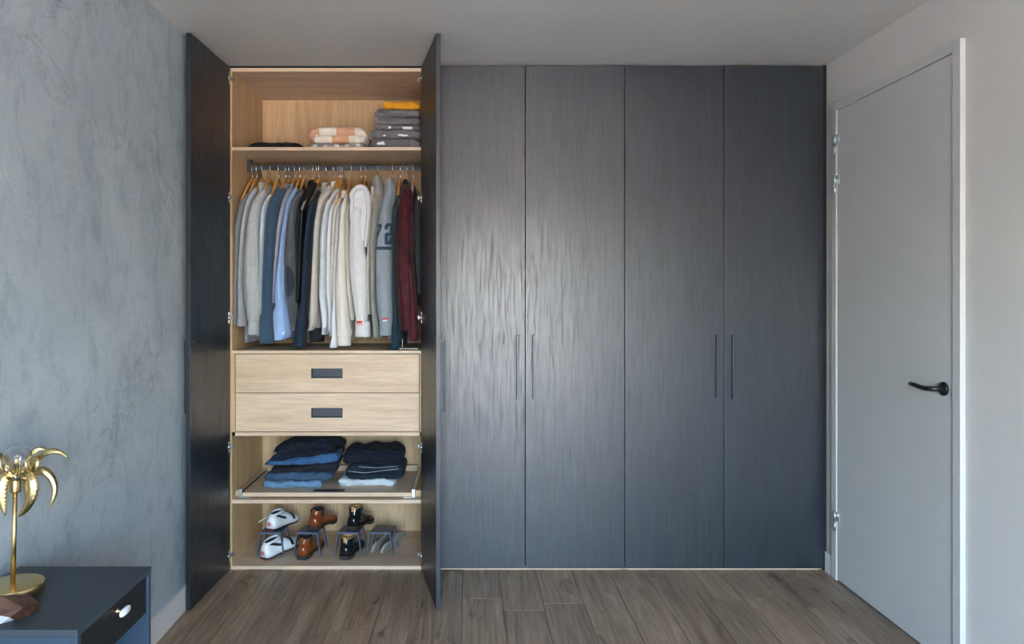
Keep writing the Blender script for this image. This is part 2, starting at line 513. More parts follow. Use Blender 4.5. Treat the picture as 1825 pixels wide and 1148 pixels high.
# pull-out shelf
tr = box('pull_out_shelf', OAK_H, .060, .922, .034, .50, .358, .379, wd, .0006)
box('back_lip', OAK_H, .060, .922, .500, .512, .358, .409, tr)
box('recessed_pull', DARKMETAL, .415, .574, .047, .097, .3795, .3808, tr, .0004)
for s, xa in ((0, .040), (1, .942)):
    r = MB()
    sg = 1 if s == 0 else -1
    r.box(min(xa, xa + sg * .004), max(xa, xa + sg * .004), .034, .52, .357, .386)
    r.box(min(xa, xa + sg * .016), max(xa, xa + sg * .016), .034, .52, .384, .387)
    r.box(min(xa, xa + sg * .018), max(xa, xa + sg * .018), .030, .036, .352, .396, .001)
    r.box(min(xa, xa + sg * .060), max(xa, xa + sg * .060), .030, .060, .3525, .3565)
    r.build('slide_rail', STEEL, tr)
box('spacer_strip', OAK_V, T, .039, .06, .52, .352, .384, wd)
box('spacer_strip', OAK_V, .943, 1 - T, .06, .52, .352, .384, wd)
# clothes rail with its bracket
rail = MB()
rail.box(.022, .980, .255, .270, 2.063, 2.0885, .0045)
rl = rail.build('clothes_rail', DARKMETAL, wd)
rb = MB(); rb.box(.0185, .040, .247, .279, 2.055, 2.1195, .002); rb.build('rail_bracket', DARKMETAL, wd)
rb = MB(); rb.box(.960, .9815, .247, .279, 2.055, 2.1195, .002); rb.build('rail_bracket', DARKMETAL, wd)

# ---- open doors (built closed in own axes: hinge at origin, length along +X, outer face -Y side)
HZ = (2.478, 1.879, 1.274, .624, .076)
def open_door(hx, hy, ang, mirror, hinges):
    """mirror=1: left door hinged on its left edge; -1: right door"""
    d = MB()
    xa, xb = (0, .497) if mirror == 1 else (-.497, 0)
    d.box(xa, xb, -.0195, 0, .0065, 2.538, .0010)
    o = d.build('door', [VENEER], wd)
    o.location = (hx, hy, 0); o.rotation_euler = (0, 0, ang)
    bar_handle(o, .458 * mirror, -.0195, depth=.0225 if mirror == 1 else .030)
    for z in hinges:
        h = MB()
        s = mirror
        def B(x0, x1, y0, y1, z0, z1, b=0):
            h.box(min(x0 * s, x1 * s), max(x0 * s, x1 * s), y0, y1, z0, z1, b)
        B(.006, .024, .0002, .0022, z - .028, z + .028, .0006)           # cup flange on the door
        h.lathe([(.0, .0062), (.0105, .0062), (.0135, .0045), (.0135, .001)], (0, 0, 0), 16, Matrix.Translation((.020 * s, 0, z)) @ Matrix.Rotation(-PI / 2, 4, 'X'))
        h.build('hinge', CHROME, o)
        h = MB()
        B(-.006, .016, .003, .009, z - .006, z + .006, .001)              # knuckle
        B(-.012, -.002, .007, .017, z - .010, z + .010, .001)
        h.build('hinge_arm', STEELD, o)
    for z in (.872, 1.182):
        h = MB(); h.lathe([(.0, .0018), (.003, .0016), (.0044, .0002)], (0, 0, 0), 12, Matrix.Translation((.458 * s, 0, z)) @ Matrix.Rotation(-PI / 2, 4, 'X'))
        h.build('screw', CHROME, o)
    return o
open_door(.011, -.006, -math.radians(91.8), 1, HZ)
open_door(.9745, -.006, math.radians(101.3), -1, HZ)

# ================================================================== CLOTHES
CL = {
 'slate':   cloth('slate_knit', (0.23, 0.26, 0.30), heather=.2),
 'lgrey':   cloth('light_grey_jersey', (0.44, 0.45, 0.46), heather=.15),
 'grey':    cloth('heather_grey_jersey', (0.44, 0.465, 0.47), (0.38, 0.41, 0.42), heather=.15),
 'paleblue':cloth('pale_blue_cotton', (0.58, 0.69, 0.80)),
 'navy':    cloth('slate_navy_wool', (0.035, 0.075, 0.12), (0.045, 0.09, 0.145), heather=.1),
 'mauve':   cloth('grey_mauve_cotton', (0.36, 0.37, 0.44)),
 'blue':    cloth('sky_blue_cotton', (0.27, 0.43, 0.72), (0.34, 0.50, 0.78), wr=.7),
 'char':    cloth('charcoal_wool', (0.075, 0.085, 0.10), (0.10, 0.11, 0.125), heather=.15),
 'ink':     cloth('ink_cotton', (0.018, 0.022, 0.030), sheen=.05),
 'dnavy':   cloth('dark_navy_wool', (0.012, 0.026, 0.048), (0.018, 0.034, 0.060), sheen=.05),
 'beige':   cloth('stone_beige_linen', (0.56, 0.53, 0.47), (0.50, 0.47, 0.42), wr=.7),
 'white':   cloth('white_cotton', (0.76, 0.78, 0.80), (0.70, 0.73, 0.77), wr=.6),
 'white2':  cloth('cool_white_cotton', (0.70, 0.74, 0.78), wr=.6),
 'cream':   cloth('cream_fleece', (0.74, 0.70, 0.63), (0.70, 0.66, 0.60)),
 'ivory':   cloth('ivory_knit', (0.70, 0.66, 0.58)),
 'hoodie':  cloth('off_white_jersey', (0.70, 0.70, 0.71), (0.64, 0.65, 0.66)),
 'heather': cloth('taupe_heather', (0.34, 0.33, 0.31), heather=.25),
 'varsity': cloth('blue_heather_jersey', (0.30, 0.35, 0.385), (0.26, 0.31, 0.345), heather=.25),
 'teal':    cloth('teal_navy_cotton', (0.015, 0.05, 0.085), sheen=.05),
 'maroon':  cloth('maroon_velvet', (0.075, 0.004, 0.010), (0.022, 0.002, 0.004), 0.65, wr=.9, sheen=.12),
 'coal':    cloth('coal_cotton', (0.030, 0.045, 0.055), sheen=.05),
}
LEATHER = mat('black_leather', (0.008, 0.008, 0.009), 0.30)
setm(LEATHER, None, bump(LEATHER, nz(LEATHER, coords(LEATHER, (1, 1, 1)), 25, 4), 0.4, 0.01))
PRINTN = cloth('navy_print', (0.030, 0.060, 0.105))
PATCH = cloth('dark_suede_patch', (0.030, 0.042, 0.058))
REDL = mat('red_label', (0.72, 0.07, 0.03), 0.6)
PINKL = mat('crimson_label', (0.60, 0.03, 0.08), 0.6)
WHITEL = mat('white_label', (0.85, 0.84, 0.84), 0.6)
HWOOD = wood('hanger_wood', (0.52, 0.24, 0.045), (0.68, 0.35, 0.075), (0.78, 0.45, 0.12), (30, 5, 30), 0.32)
HWOOD_PALE = wood('pale_hanger_wood', (0.62, 0.42, 0.28), (0.72, 0.50, 0.34), (0.8, 0.58, 0.42), (30, 5, 30), 0.35)

RY = 0.262
HOOKS = (450, 458, 468, 483, 497, 510, 516, 526, 535, 543, 559, 565, 569, 582, 595, 603, 607, 611, 627, 644, 652, 674, 700, 714, 726, 737)
def decal(name, polys, objs, mm, parent, off=0.0015, step=1.0):
    """thin print lying on the surface of objs: polys are outlines in photo pixels; the surface is found by casting rays"""
    bv = []
    bpy.context.view_layer.update()
    for o in objs:
        me = o.data
        bv.append(BVHTree.FromPolygons([o.matrix_world @ v.co for v in me.vertices], [p.vertices[:] for p in me.polygons]))
    def inside(x, y, P):
        c = False; j = len(P) - 1
        for i in range(len(P)):
            if (P[i][1] > y) != (P[j][1] > y) and x < (P[j][0] - P[i][0]) * (y - P[i][1]) / (P[j][1] - P[i][1]) + P[i][0]: c = not c
            j = i
        return c
    us = [p[0] for P in polys for p in P]; vs = [p[1] for P in polys for p in P]
    nu = int((max(us) - min(us)) / step) + 1; nv = int((max(vs) - min(vs)) / step) + 1
    idx = {}; V = []; F = []
    def pt(i, j):
        if (i, j) in idx: return idx[(i, j)]
        u = min(us) + i * step; v = min(vs) + j * step
        d = (W(u, v, 0.0) - CAM).normalized(); best = None
        for b in bv:
            h = b.ray_cast(CAM, d)
            if h[0] is not None and (best is None or h[3] < best[1]): best = (h[0], h[3])
        if best is None: idx[(i, j)] = None; return None
        V.append(best[0] - d * off); idx[(i, j)] = len(V) - 1
        return idx[(i, j)]
    for i in range(nu):
        for j in range(nv):
            u = min(us) + (i + .5) * step; v = min(vs) + (j + .5) * step
            if any(inside(u, v, P) for P in polys):
                q = [pt(i, j), pt(i + 1, j), pt(i + 1, j + 1), pt(i, j + 1)]
                if None not in q and max(V[k].y for k in q) - min(V[k].y for k in q) < .03: F.append(q)
    if not F: return None
    mb = MB(); mb.add(V, F, True)
    o = mb.build(name, mm)
    if parent is not None:
        o.parent = parent; o.matrix_parent_inverse = parent.matrix_world.inverted()
    o.data.polygons.foreach_set('use_smooth', [True] * len(o.data.polygons))
    return o

def fold_ring(cx, cy, z, hx, hy, n, ph, amp, k, p=2.4):
    r = []
    for j in range(n):
        t = 2 * PI * j / n
        c, s = math.cos(t), math.sin(t)
        x = math.copysign(abs(c) ** (2 / p), c); y = math.copysign(abs(s) ** (2 / p), s)
        w = 1 + amp * math.sin(k * t + ph) + amp * .5 * math.sin((k + 2) * t - ph * 1.7)
        r.append(Vector((cx + x * hx * w, cy + y * hy * (1 + (w - 1) * .5), z)))
    return r

def hanger(u, label, wood_m=HWOOD, dip=.0):
    X = W(u, 300, RY).x
    h = thing('coat_hanger', label, 'hanger', (X, RY, 2.0), group='coat hangers on the wardrobe rail')
    arm = MB()
    pts = []
    for i in range(-12, 13):
        a = i / 12
        pts.append((0, a * .205, 0.012 - .150 * abs(a) ** 1.25 - dip, .0062 + .004 * abs(a) ** 3, .015 - .003 * abs(a)))
    rings = []
    for (x, y, z, hx, hz) in pts:
        rings.append([Vector((x + math.cos(t) * hx, y, z + math.sin(t) * hz)) for t in [2 * PI * j / 10 for j in range(10)]])
    arm.loft(rings)
    arm.build('hanger_arm', wood_m, h)
    hk = MB()
    P = [(0, 0, .012 - dip), (0, 0, .030), (0, -.004, .042), (0, -.014, .055), (0, -.0175, .075), (0, -.014, .092), (0, -.004, .1005), (0, .006, .1), (0, .0145, .092), (0, .0185, .078)]
    hk.tube(catmull(P, 22), .0023, 8)
    hk.build('hook', CHROME, h)
    return X

def garment(name, label, cat, mkey, hook_u, sleeve, hem_v, thick=.022, folds=5, amp=.10, cuff=None, sleeve_d=.050,
            collar=None, hx_hint=None, torso_top=1.975, sy=.052, sleeves=True, back=True, hanger_label=None, group='clothes hanging on the wardrobe rail', hwood=HWOOD):
    m = CL.get(mkey, LEATHER)
    near = sorted(abs(h_ - hook_u) for h_ in HOOKS if h_ != hook_u)[0]
    thick = min(thick, max(.0075, near * .00305 * .46))
    X = hanger(hook_u, hanger_label or 'wooden coat hanger carrying the ' + ' '.join(label.split(',')[0].replace('-', ' ').split()[:9]), hwood)
    g = thing(name, label, cat, (X, RY, 1.5), group=group)
    seed = hook_u * .37
    # sleeve nearest the room, following its outline down from the shoulder
    st = []
    for (v, a, b) in sleeve:
        A = W(a, v, sy); B = W(b, v, sy)
        st.append(((A.x + B.x) / 2, A.z, max((B.x - A.x) / 2, .004)))
    # --- torso: slab between front and back sleeve
    zh = W(0, hem_v, .10).z
    cxs = st[1][0] if len(st) > 1 else st[0][0]
    lean = max(-.03, min(.03, cxs - X))
    NZ = 26; rings = []
    for i in range(NZ):
        t = i / (NZ - 1)
        z = torso_top + (zh - torso_top) * (t ** 1.15)
        dz = torso_top - z
        # half depth: shoulders slope to full width
        hy = min(.055 + dz * 1.6, .152)
        hxx = thick * min(1, .35 + dz * 5) * (1 + .12 * math.sin(4 * t + seed))
        cx = X + lean * .4 * min(1, dz * 4) + .004 * math.sin(3 * z * 3 + seed)
        cx = max(T + hxx * 1.12 + .001, min(1 - T - hxx * 1.12 - .001, cx))
        rings.append([p - g.location for p in fold_ring(cx, RY, z, hxx, hy, 28, seed + z * 2.2, amp * min(1, dz * 4), folds + 2)])
    mb = MB(); mb.loft(rings)
    body = mb.build('body', m, g)
    parts = [body]
    # --- sleeves
    if sleeves:
        for side in ((0, 1) if back else (0,)):
            rows = catmull(st, 26)
            rings = []
            z0 = rows[0][1]
            for i, (cx, z, hx) in enumerate(rows):
                dz = z0 - z
                if i < 3: hx = hx * (.55, .82, .95)[i]
                cy = sy + .055 * max(0, 1 - dz / .07)
                hy = sleeve_d * min(1, .5 + dz * 6)
                yy = cy if side == 0 else 2 * RY - cy
                if side == 1:
                    cx = X + (cx - X) * .2; hx = min(hx, .022)
                cx = max(T + hx * 1.02 + .0008, min(1 - T - hx * 1.02 - .0008, cx))
                rings.append([p - g.location for p in fold_ring(cx, yy, z, hx * .97, hy, 24, seed * 2 + z * 7 + side * 2, amp * .75 * min(1, dz * 6), folds, 2.2)])
            mb = MB(); mb.loft(rings)
            parts.append(mb.build('sleeve', m, g))
    if cuff:
        # cuff = (v0, v1, uL, uR)
        v0, v1, a, b = cuff
        rings = []
        for i, (t, gr) in enumerate(((0, .90), (.03, 1.03), (.2, 1.0), (.5, .98), (.8, 1.0), (.97, 1.03), (1, .92))):
            z = W(0, v0 + (v1 - v0) * t, sy).z
            A = W(a, 0, sy).x; B = W(b, 0, sy).x
            rings.append([p - g.location for p in fold_ring((A + B) / 2, sy, z, (B - A) / 2 * gr, sleeve_d * .82 * gr, 32, seed, .03, 16, 2.2)])
        mb = MB(); mb.loft(rings)
        parts.append(mb.build('cuff', m, g))
    if collar == 'hood' or collar == 'shirt' or collar == 'band':
        pass
    return g, parts, m, X

def hood(g, m, arch, r_px, Y, depth, name='hood', crown=None):
    """draped hood: an arched roll of cloth plus the hanging fabric inside it"""
    mb = MB()
    P = catmull([(u, v) for (u, v) in arch], 22)
    rings = []
    for i, (u, v) in enumerate(P):
        c = W(u, v, Y)
        a = P[max(i - 1, 0)]; b = P[min(i + 1, len(P) - 1)]
        d = Vector((b[0] - a[0], 0, -(b[1] - a[1]))).normalized()
        nrm = Vector((d.z, 0, -d.x))
        t = i / (len(P) - 1)
        rr = r_px * K(Y) * (1 + .12 * math.sin(9 * t)) * (.55 + .45 * min(1, min(t, 1 - t) * 6))
        rings.append([c + nrm * math.cos(q) * rr + Vector((0, 1, 0)) * (math.sin(q) * depth + depth * .4) - g.location for q in [2 * PI * j / 16 for j in range(16)]])
    mb.loft(rings)
    return mb.build(name, m, g)

def hood_full(g, m, sts, Y=.09, depth=.06, name='hood', amp=.12):
    mb = MB(); rings = []
    rows = catmull(sts, 18)
    for i, (v, a, b) in enumerate(rows):
        f = i / 17
        A = W(a, v, Y); B = W(b, v, Y)
        hx = (B.x - A.x) / 2
        if i == 0: hx *= .55
        ring = fold_ring((A.x + B.x) / 2, Y + .03 * (1 - f), A.z, hx, depth * min(1, .35 + f * 2.2), 26, v * .06, amp * min(1, f * 3), 4, 2.1)
        rings.append([p - g.location for p in ring])
    mb.loft(rings)
    return mb.build(name, m, g)

def collar_fn(g, m, u, v, Y, wpx, hpx, depth=.05, name='collar'):
    """shirt collar: flared stand round the hanger neck, open at the front"""
    mb = MB(); rings = []
    c = W(u, v, Y); k = K(Y)
    for t, gr in ((0, 1.15), (.35, 1.0), (.75, .86), (1.0, .80)):
        z = c.z + hpx * k * (t - 1) + hpx * k * .5
        rings.append([Vector((c.x + math.cos(q) * wpx * k * .5 * gr, c.y + math.sin(q) * depth * gr, z + .006 * math.sin(q))) - g.location for q in [2 * PI * j / 20 for j in range(20)]])
    inner = [[(p - (sum(r, Vector()) / 20)) * .82 + sum(r, Vector()) / 20 for p in r] for r in rings][::-1]
    mb.loft(rings + inner)
    return mb.build(name, m, g)

G = {}
LATER = []
def gm(key, *a, **k):
    G[key] = garment(*a, **k); G[key][0]['_h'] = k.get('hook_u', a[4] if len(a) > 4 else 0); return G[key]
_decal = decal
def decal(name, polys, objs, mm, parent, *a):
    LATER.append((name, polys, [o for o in objs if o.name.split('.')[0] != 'body'], mm, parent, a))

def sort_into_lanes():
    """press neighbouring garments against each other instead of letting them pass through one another"""
    ZB = [1.08 + .02 * i for i in range(52)]
    order = sorted(G.values(), key=lambda q: q[3])
    for lo, hi in ((-.2, .112), (.112, .412), (.412, .8)):
        objs = []
        for q in order:
            g = q[0]
            ch = [o for o in COL.objects if o.parent is g]
            V = []
            for o in ch:
                ys = [v.co.y + g.location.y for v in o.data.vertices]
                if lo <= (min(ys) + max(ys)) / 2 < hi: V.append(o)
            objs.append((g, V))
        ext = []
        for g, V in objs:
            e = [None] * len(ZB)
            for o in V:
                for v in o.data.vertices:
                    z = v.co.z + g.location.z; x = v.co.x + g.location.x
                    k0 = (z - 1.08) / .02
                    for k in range(max(0, int(k0 - 1.2)), min(len(ZB), int(k0 + 2.2))):
                        e[k] = (min(e[k][0], x), max(e[k][1], x)) if e[k] else (x, x)
            ext.append(e)
        new = [[None] * len(ZB) for _ in objs]
        for k in range(len(ZB)):
            pres = [i for i in range(len(objs)) if ext[i][k]]
            if not pres: continue
            b = []
            for i, j in zip(pres, pres[1:]):
                x = (ext[i][k][1] + ext[j][k][0]) / 2
                if b: x = max(x, b[-1] + .0045)
                b.append(x)
            top = 1 - T - .001
            for q_ in range(len(b) - 1, -1, -1):
                b[q_] = min(b[q_], top - .0045); top = b[q_]
            for n_, i in enumerate(pres):
                mn, mx = ext[i][k]
                L_ = b[n_ - 1] + .0004 if n_ else T + .0008
                R_ = b[n_] - .0004 if n_ < len(b) else 1 - T - .0008
                a_, c_ = max(mn, L_), min(mx, R_)
                if c_ - a_ < .003:
                    mid = min(max((a_ + c_) / 2, L_ + .0015), R_ - .0015); a_, c_ = mid - .0015, mid + .0015
                new[i][k] = (a_, c_)
        for (g, V), e, nw in zip(objs, ext, new):
            for o in V:
                for v in o.data.vertices:
                    z = v.co.z + g.location.z; x = v.co.x + g.location.x
                    k0 = max(0, min(len(ZB) - 1.001, (z - 1.08) / .02)); k = int(k0); f = k0 - k
                    out = []
                    for kk in (k, k + 1):
                        if e[kk] is None: continue
                        w_ = max(e[kk][1] - e[kk][0], 1e-6); t = (x - e[kk][0]) / w_
                        out.append((nw[kk][0] + t * (nw[kk][1] - nw[kk][0]), (1 - f) if kk == k else f))
                    if out: v.co.x = sum(p * w_ for p, w_ in out) / max(1e-6, sum(w_ for _, w_ in out)) - g.location.x if sum(w_ for _, w_ in out) > 1e-6 else v.co.x
                o.data.update()

gm('slate', 'cardigan', 'slate grey cardigan, pressed against the bare side panel', 'cardigan', 'slate', 450,
   [(340, 436, 447), (365, 428, 443), (400, 421, 437), (450, 416, 431), (520, 415, 428), (560, 416, 426), (580, 418, 425)], 611, thick=.017, folds=7, amp=.14, sleeve_d=.04)
gm('lgrey', 'sweatshirt', 'pale grey sweatshirt, second from the bare side panel', 'sweatshirt', 'lgrey', 458,
   [(333, 446, 458), (350, 440, 456), (372, 434, 449), (410, 427, 443), (450, 424, 440), (520, 421, 437), (560, 418, 439), (581, 420, 440)], 600, thick=.019)
g, ps, m_, _ = gm('grey', 'jumper', 'wide heather grey jumper with ribbed cuff, beside the thin pale blue shirt', 'jumper', 'grey', 468,
   [(336, 458, 474), (352, 450, 475), (375, 442, 470), (410, 437, 467), (470, 430, 469), (530, 433, 469), (560, 438, 466), (572, 441, 464)], 600, thick=.022, cuff=(570, 596, 442, 463.5))
collar_fn(g, m_, 468, 335, .20, 16, 20, .045)
gm('paleblue', 'shirt', 'thin pale blue shirt, squeezed between heather grey jumper and navy jacket', 'shirt', 'paleblue', 483,
   [(345, 472, 482), (362, 465, 477), (400, 464, 475), (450, 464, 473), (500, 465, 471), (560, 465, 470)], 607, thick=.014)
gm('navy', 'jacket', 'slate navy jacket, hanging between the pale blue and sky blue shirts', 'jacket', 'navy', 497,
   [(333, 496, 507), (350, 483, 505), (375, 476, 501), (400, 473, 496), (480, 468, 491), (560, 464, 488), (612, 463, 487)], 610, thick=.020, amp=.05)
g, ps, m_, _ = gm('mauve', 'shirt', 'greyish mauve shirt, partly covered by the sky blue shirt', 'shirt', 'mauve', 510,
   [(335, 508, 518), (355, 503, 517), (385, 497, 511), (430, 493, 506), (480, 490, 504), (540, 490, 500)], 606, thick=.016)
collar_fn(g, m_, 512, 334, .19, 9, 16, .035)
g, ps, m_, _ = gm('blue', 'shirt', 'sky blue shirt with bulging elbow and buttoned cuff', 'shirt', 'blue', 516,
   [(333, 520, 529), (345, 515, 528), (365, 510, 523), (400, 503, 514), (440, 495, 509), (480, 486, 508), (518, 480, 509), (550, 485, 514), (575, 487, 519), (595, 488, 521), (606, 489, 508)], 604, thick=.014, amp=.12)
collar_fn(g, m_, 524, 336, .17, 9, 18, .035)
decal('button', [[(503.5, 592.5), (507, 592.5), (507, 596), (503.5, 596)]], ps, WHITEL, g, .002)
g, ps, m_, _ = gm('char', 'blazer', 'charcoal wool blazer with dark oval elbow patch', 'blazer', 'char', 526,
   [(336, 528, 541), (352, 520, 538), (375, 513, 533), (400, 511, 529), (450, 508, 530), (500, 508, 531), (550, 512, 530), (590, 518, 525)], 590, thick=.020, amp=.05)
decal('elbow_patch', [[(513 + 12 * math.cos(t / 12 * PI), 502 + 27 * math.sin(t / 12 * PI)) for t in range(24)]], ps, PATCH, g, .002)
gm('ink', 'shirt', 'ink black shirt, between charcoal blazer and black leather jacket', 'shirt', 'ink', 535,
   [(345, 536, 545), (375, 529, 540), (450, 529, 538), (540, 530, 536)], 575, thick=.014)
g, ps, m_, _ = gm('leather', 'jacket', 'black leather jacket with shiny rolled shoulder', 'jacket', 'leather', 543,
   [(330, 546, 560), (345, 541, 558), (358, 533, 553), (370, 530, 550), (378, 532, 547), (450, 533, 543), (540, 531, 540)], 570, thick=.016)
collar_fn(g, m_, 557, 330, .16, 9, 18, .035)
gm('dnavy', 'coat', 'long dark navy coat, reaching nearly down to the drawer cabinet', 'coat', 'dnavy', 559,
   [(338, 560, 569), (352, 554, 567), (375, 548, 562), (420, 543, 555), (470, 538, 552), (540, 533, 548), (580, 527, 546), (618, 520, 545)], 612, thick=.018, amp=.05)
gm('dnavy2', 'jumper', 'midnight blue jumper, only its rounded hem showing below the beige shirt', 'jumper', 'dnavy', 565,
   [(350, 566, 572), (400, 558, 565), (500, 554, 562), (570, 552, 560)], 606, thick=.026, sleeves=True, amp=.04)
g, ps, m_, _ = gm('beige', 'shirt', 'stone beige linen shirt, its crumpled cuff curling inwards', 'shirt', 'beige', 569,
   [(330, 578, 591), (345, 571, 589), (368, 562, 577), (400, 557, 572), (440, 553, 569), (490, 549, 567), (540, 545, 566), (570, 543, 565), (583, 544, 560), (589, 546, 555)], 585, thick=.020, amp=.12)
collar_fn(g, m_, 585, 334, .16, 14, 18, .04)
g, ps, m_, _ = gm('white', 'shirt', 'cool white shirt with loose cuff, next to the beige linen shirt', 'shirt', 'white2', 582,
   [(335, 592, 606), (352, 586, 601), (375, 577, 590), (420, 572, 585), (470, 571, 583), (520, 570, 583), (555, 573, 589), (575, 575, 590), (585, 577, 584)], 597, thick=.024, amp=.12)
collar_fn(g, m_, 599, 333, .16, 14, 20, .04)
gm('white2', 'shirt', 'bright white shirt, its narrow edge beside the cream sweatshirt', 'shirt', 'white', 595,
   [(345, 594, 604), (365, 587, 598), (420, 583, 594), (500, 582, 593), (560, 582, 594), (590, 584, 594)], 600, thick=.018, amp=.12)
gm('ivory', 'cardigan', 'slim ivory cardigan, tucked against the cream sweatshirt', 'cardigan', 'ivory', 603,
   [(350, 600, 608), (380, 594, 602), (450, 590, 600), (540, 590, 599)], 598, thick=.014)
g, ps, m_, _ = gm('cream', 'sweatshirt', 'cream sweatshirt with its long sleeve reaching nearest to the cabinet', 'sweatshirt', 'cream', 611,
   [(345, 607, 620), (358, 603, 619), (380, 599, 618), (420, 597, 619), (500, 595, 621), (560, 596, 626), (587, 597, 628), (600, 597, 625)], 616, thick=.020, cuff=(587, 616, 598, 625), amp=.06)
collar_fn(g, m_, 615, 346, .14, 13, 14, .04)
gm('tail', 'shirt', 'white shirt, whose pale tail hangs lowest beneath the cream sweatshirt', 'shirt', 'white', 607,
   [(355, 612, 618), (400, 600, 612), (500, 592, 602), (570, 590, 604), (619, 588, 606)], 612, thick=.014, amp=.14)
gm('rib', 'cardigan', 'beige ribbed cardigan, folded in beside the white hooded sweatshirt', 'cardigan', 'ivory', 627,
   [(360, 622, 630), (400, 616, 624), (500, 616, 626), (570, 622, 632)], 608, thick=.014)
g, ps, m_, _ = gm('hoodie', 'hooded_sweatshirt', 'off-white hooded sweatshirt with orange-red label on the cuff', 'sweatshirt', 'hoodie', 644,
   [(352, 632, 652), (365, 626, 652), (400, 622, 650), (470, 621, 655), (540, 630, 658), (566, 634, 658), (574, 634, 659)], 602, thick=.026, cuff=(572, 600, 633.5, 660), amp=.06)
hood(g, m_, [(634, 435), (627, 400), (623, 372), (626, 349), (636, 335), (648, 333), (658, 343), (662, 362), (661, 395), (654, 440)], 5.0, .035, .028)
hood_full(g, m_, [(336, 634, 650), (343, 628, 657), (358, 625, 661), (378, 624, 662), (430, 626, 657)], .050, .035, 'hood_lining', .05)
decal('label', [[(635.5, 572), (645.5, 572), (645.5, 576.5), (635.5, 576.5)]], ps, REDL, g, .003, .5)
decal('lettering', [[(637 + i * 2.6, 578), (638.6 + i * 2.6, 578), (638.6 + i * 2.6, 580), (637 + i * 2.6, 580)] for i in range(4)], ps, REDL, g, .003, .4)
gm('ivory2', 'jumper', 'ivory knitted jumper, peeking out behind the off-white hood', 'jumper', 'ivory', 652,
   [(330, 655, 664), (350, 656, 666), (400, 654, 663), (480, 654, 662), (560, 654, 661)], 603, thick=.016)
g, ps, m_, _ = gm('heather', 'hooded_sweatshirt', 'taupe grey hooded sweatshirt, its tall hood rising close to the rail', 'sweatshirt', 'heather', 674,
   [(345, 664, 677), (370, 661, 675), (420, 657, 672), (480, 657, 671), (540, 660, 672), (580, 665, 676), (600, 665, 676)], 604, thick=.022)
hood_full(g, m_, [(311, 668, 674), (318, 665, 678), (335, 664, 682), (355, 662, 686), (375, 660, 688), (392, 661, 684)], .12, .05)
g, ps, m_, _ = gm('varsity', 'sweatshirt', 'blue-grey sweatshirt with large navy numerals and crimson cuff label', 'sweatshirt', 'varsity', 700,
   [(333, 690, 703), (348, 685, 702), (372, 679, 699), (400, 673, 699), (430, 669, 699), (460, 667, 699), (530, 668, 700), (565, 672, 702), (572, 674, 703)], 604, thick=.024, cuff=(571, 598, 675, 703), amp=.05)
hood_full(g, m_, [(316, 690, 696), (324, 687, 701), (340, 685, 703), (360, 681, 703), (378, 678, 701)], .07, .045)
for nm_, P_ in (('numeral', [[(666, 399), (680, 399), (681, 404), (671.5, 428), (672, 435), (668, 435), (668.5, 427), (675.5, 405), (668, 405)]]),
                ('numeral', [[(685.5, 409), (685.5, 403), (689, 398), (699.7, 398), (699.7, 420.5), (691.5, 420.5), (691.5, 429), (694, 429), (694, 423), (699.7, 423), (699.7, 436), (685.5, 436), (685.5, 418), (688, 415), (695, 415), (695, 403.5), (692, 403.5), (690.5, 409)]]),
                ('stripe', [[(667, 439.5), (699.7, 439.5), (699.7, 445.5), (667, 445.5)]])):
    decal(nm_, P_, ps, PRINTN, g, .002, .5)
decal('label', [[(681, 567), (692, 566), (692, 569.3), (681, 570)]], ps, PINKL, g, .003, .5)
decal('label_edge', [[(682, 570.5), (684, 570), (686, 571), (688, 570), (690, 570.5), (690, 572.3), (682, 573)]], ps, WHITEL, g, .003, .5)
gm('teal', 'coat', 'long teal navy coat, hanging below between the numbered sweatshirt and maroon jacket', 'coat', 'teal', 714,
   [(346, 705, 714), (375, 701, 711), (420, 700, 708), (500, 700, 707), (560, 701, 711), (590, 694, 712), (622, 695, 712)], 612, thick=.014, amp=.06)
g, ps, m_, _ = gm('maroon', 'velvet_jacket', 'maroon velvet hooded jacket with two drooping sleeves', 'jacket', 'maroon', 726,
   [(338, 717, 730), (352, 711, 734), (380, 707, 736), (430, 703, 737), (480, 702, 737), (540, 708, 740), (575, 710, 741), (588, 711, 738)], 590, thick=.020, amp=.10, folds=6)
hood_full(g, m_, [(328, 717, 727), (336, 714, 731), (350, 711, 735), (366, 709, 736), (382, 708, 736)], .05, .045)
hood_full(g, CL['dnavy'], [(318, 719, 724), (324, 718, 727), (334, 718, 729)], .12, .03, 'hood_lining')
mb = MB(); rings = []
for v, a, b in catmull([(470, 724, 737), (520, 726, 741), (570, 726, 745), (590, 726, 748), (602, 727, 748), (608, 728, 742)], 16):
    A = W(a, v, .02); B = W(b, v, .02)
    rings.append([p - g.location for p in fold_ring((A.x + B.x) / 2, .035, A.z, (B.x - A.x) / 2, .035, 20, v * .05, .08, 5)])
mb.loft(rings); mb.build('sleeve', m_, g)
gm('coal', 'shirt', 'coal grey shirt, last one beside the swung open door', 'shirt', 'coal', 737,
   [(345, 739, 746), (370, 738, 749), (420, 738, 750), (480, 741, 751), (525, 745, 751)], 545, thick=.016, hwood=HWOOD_PALE)

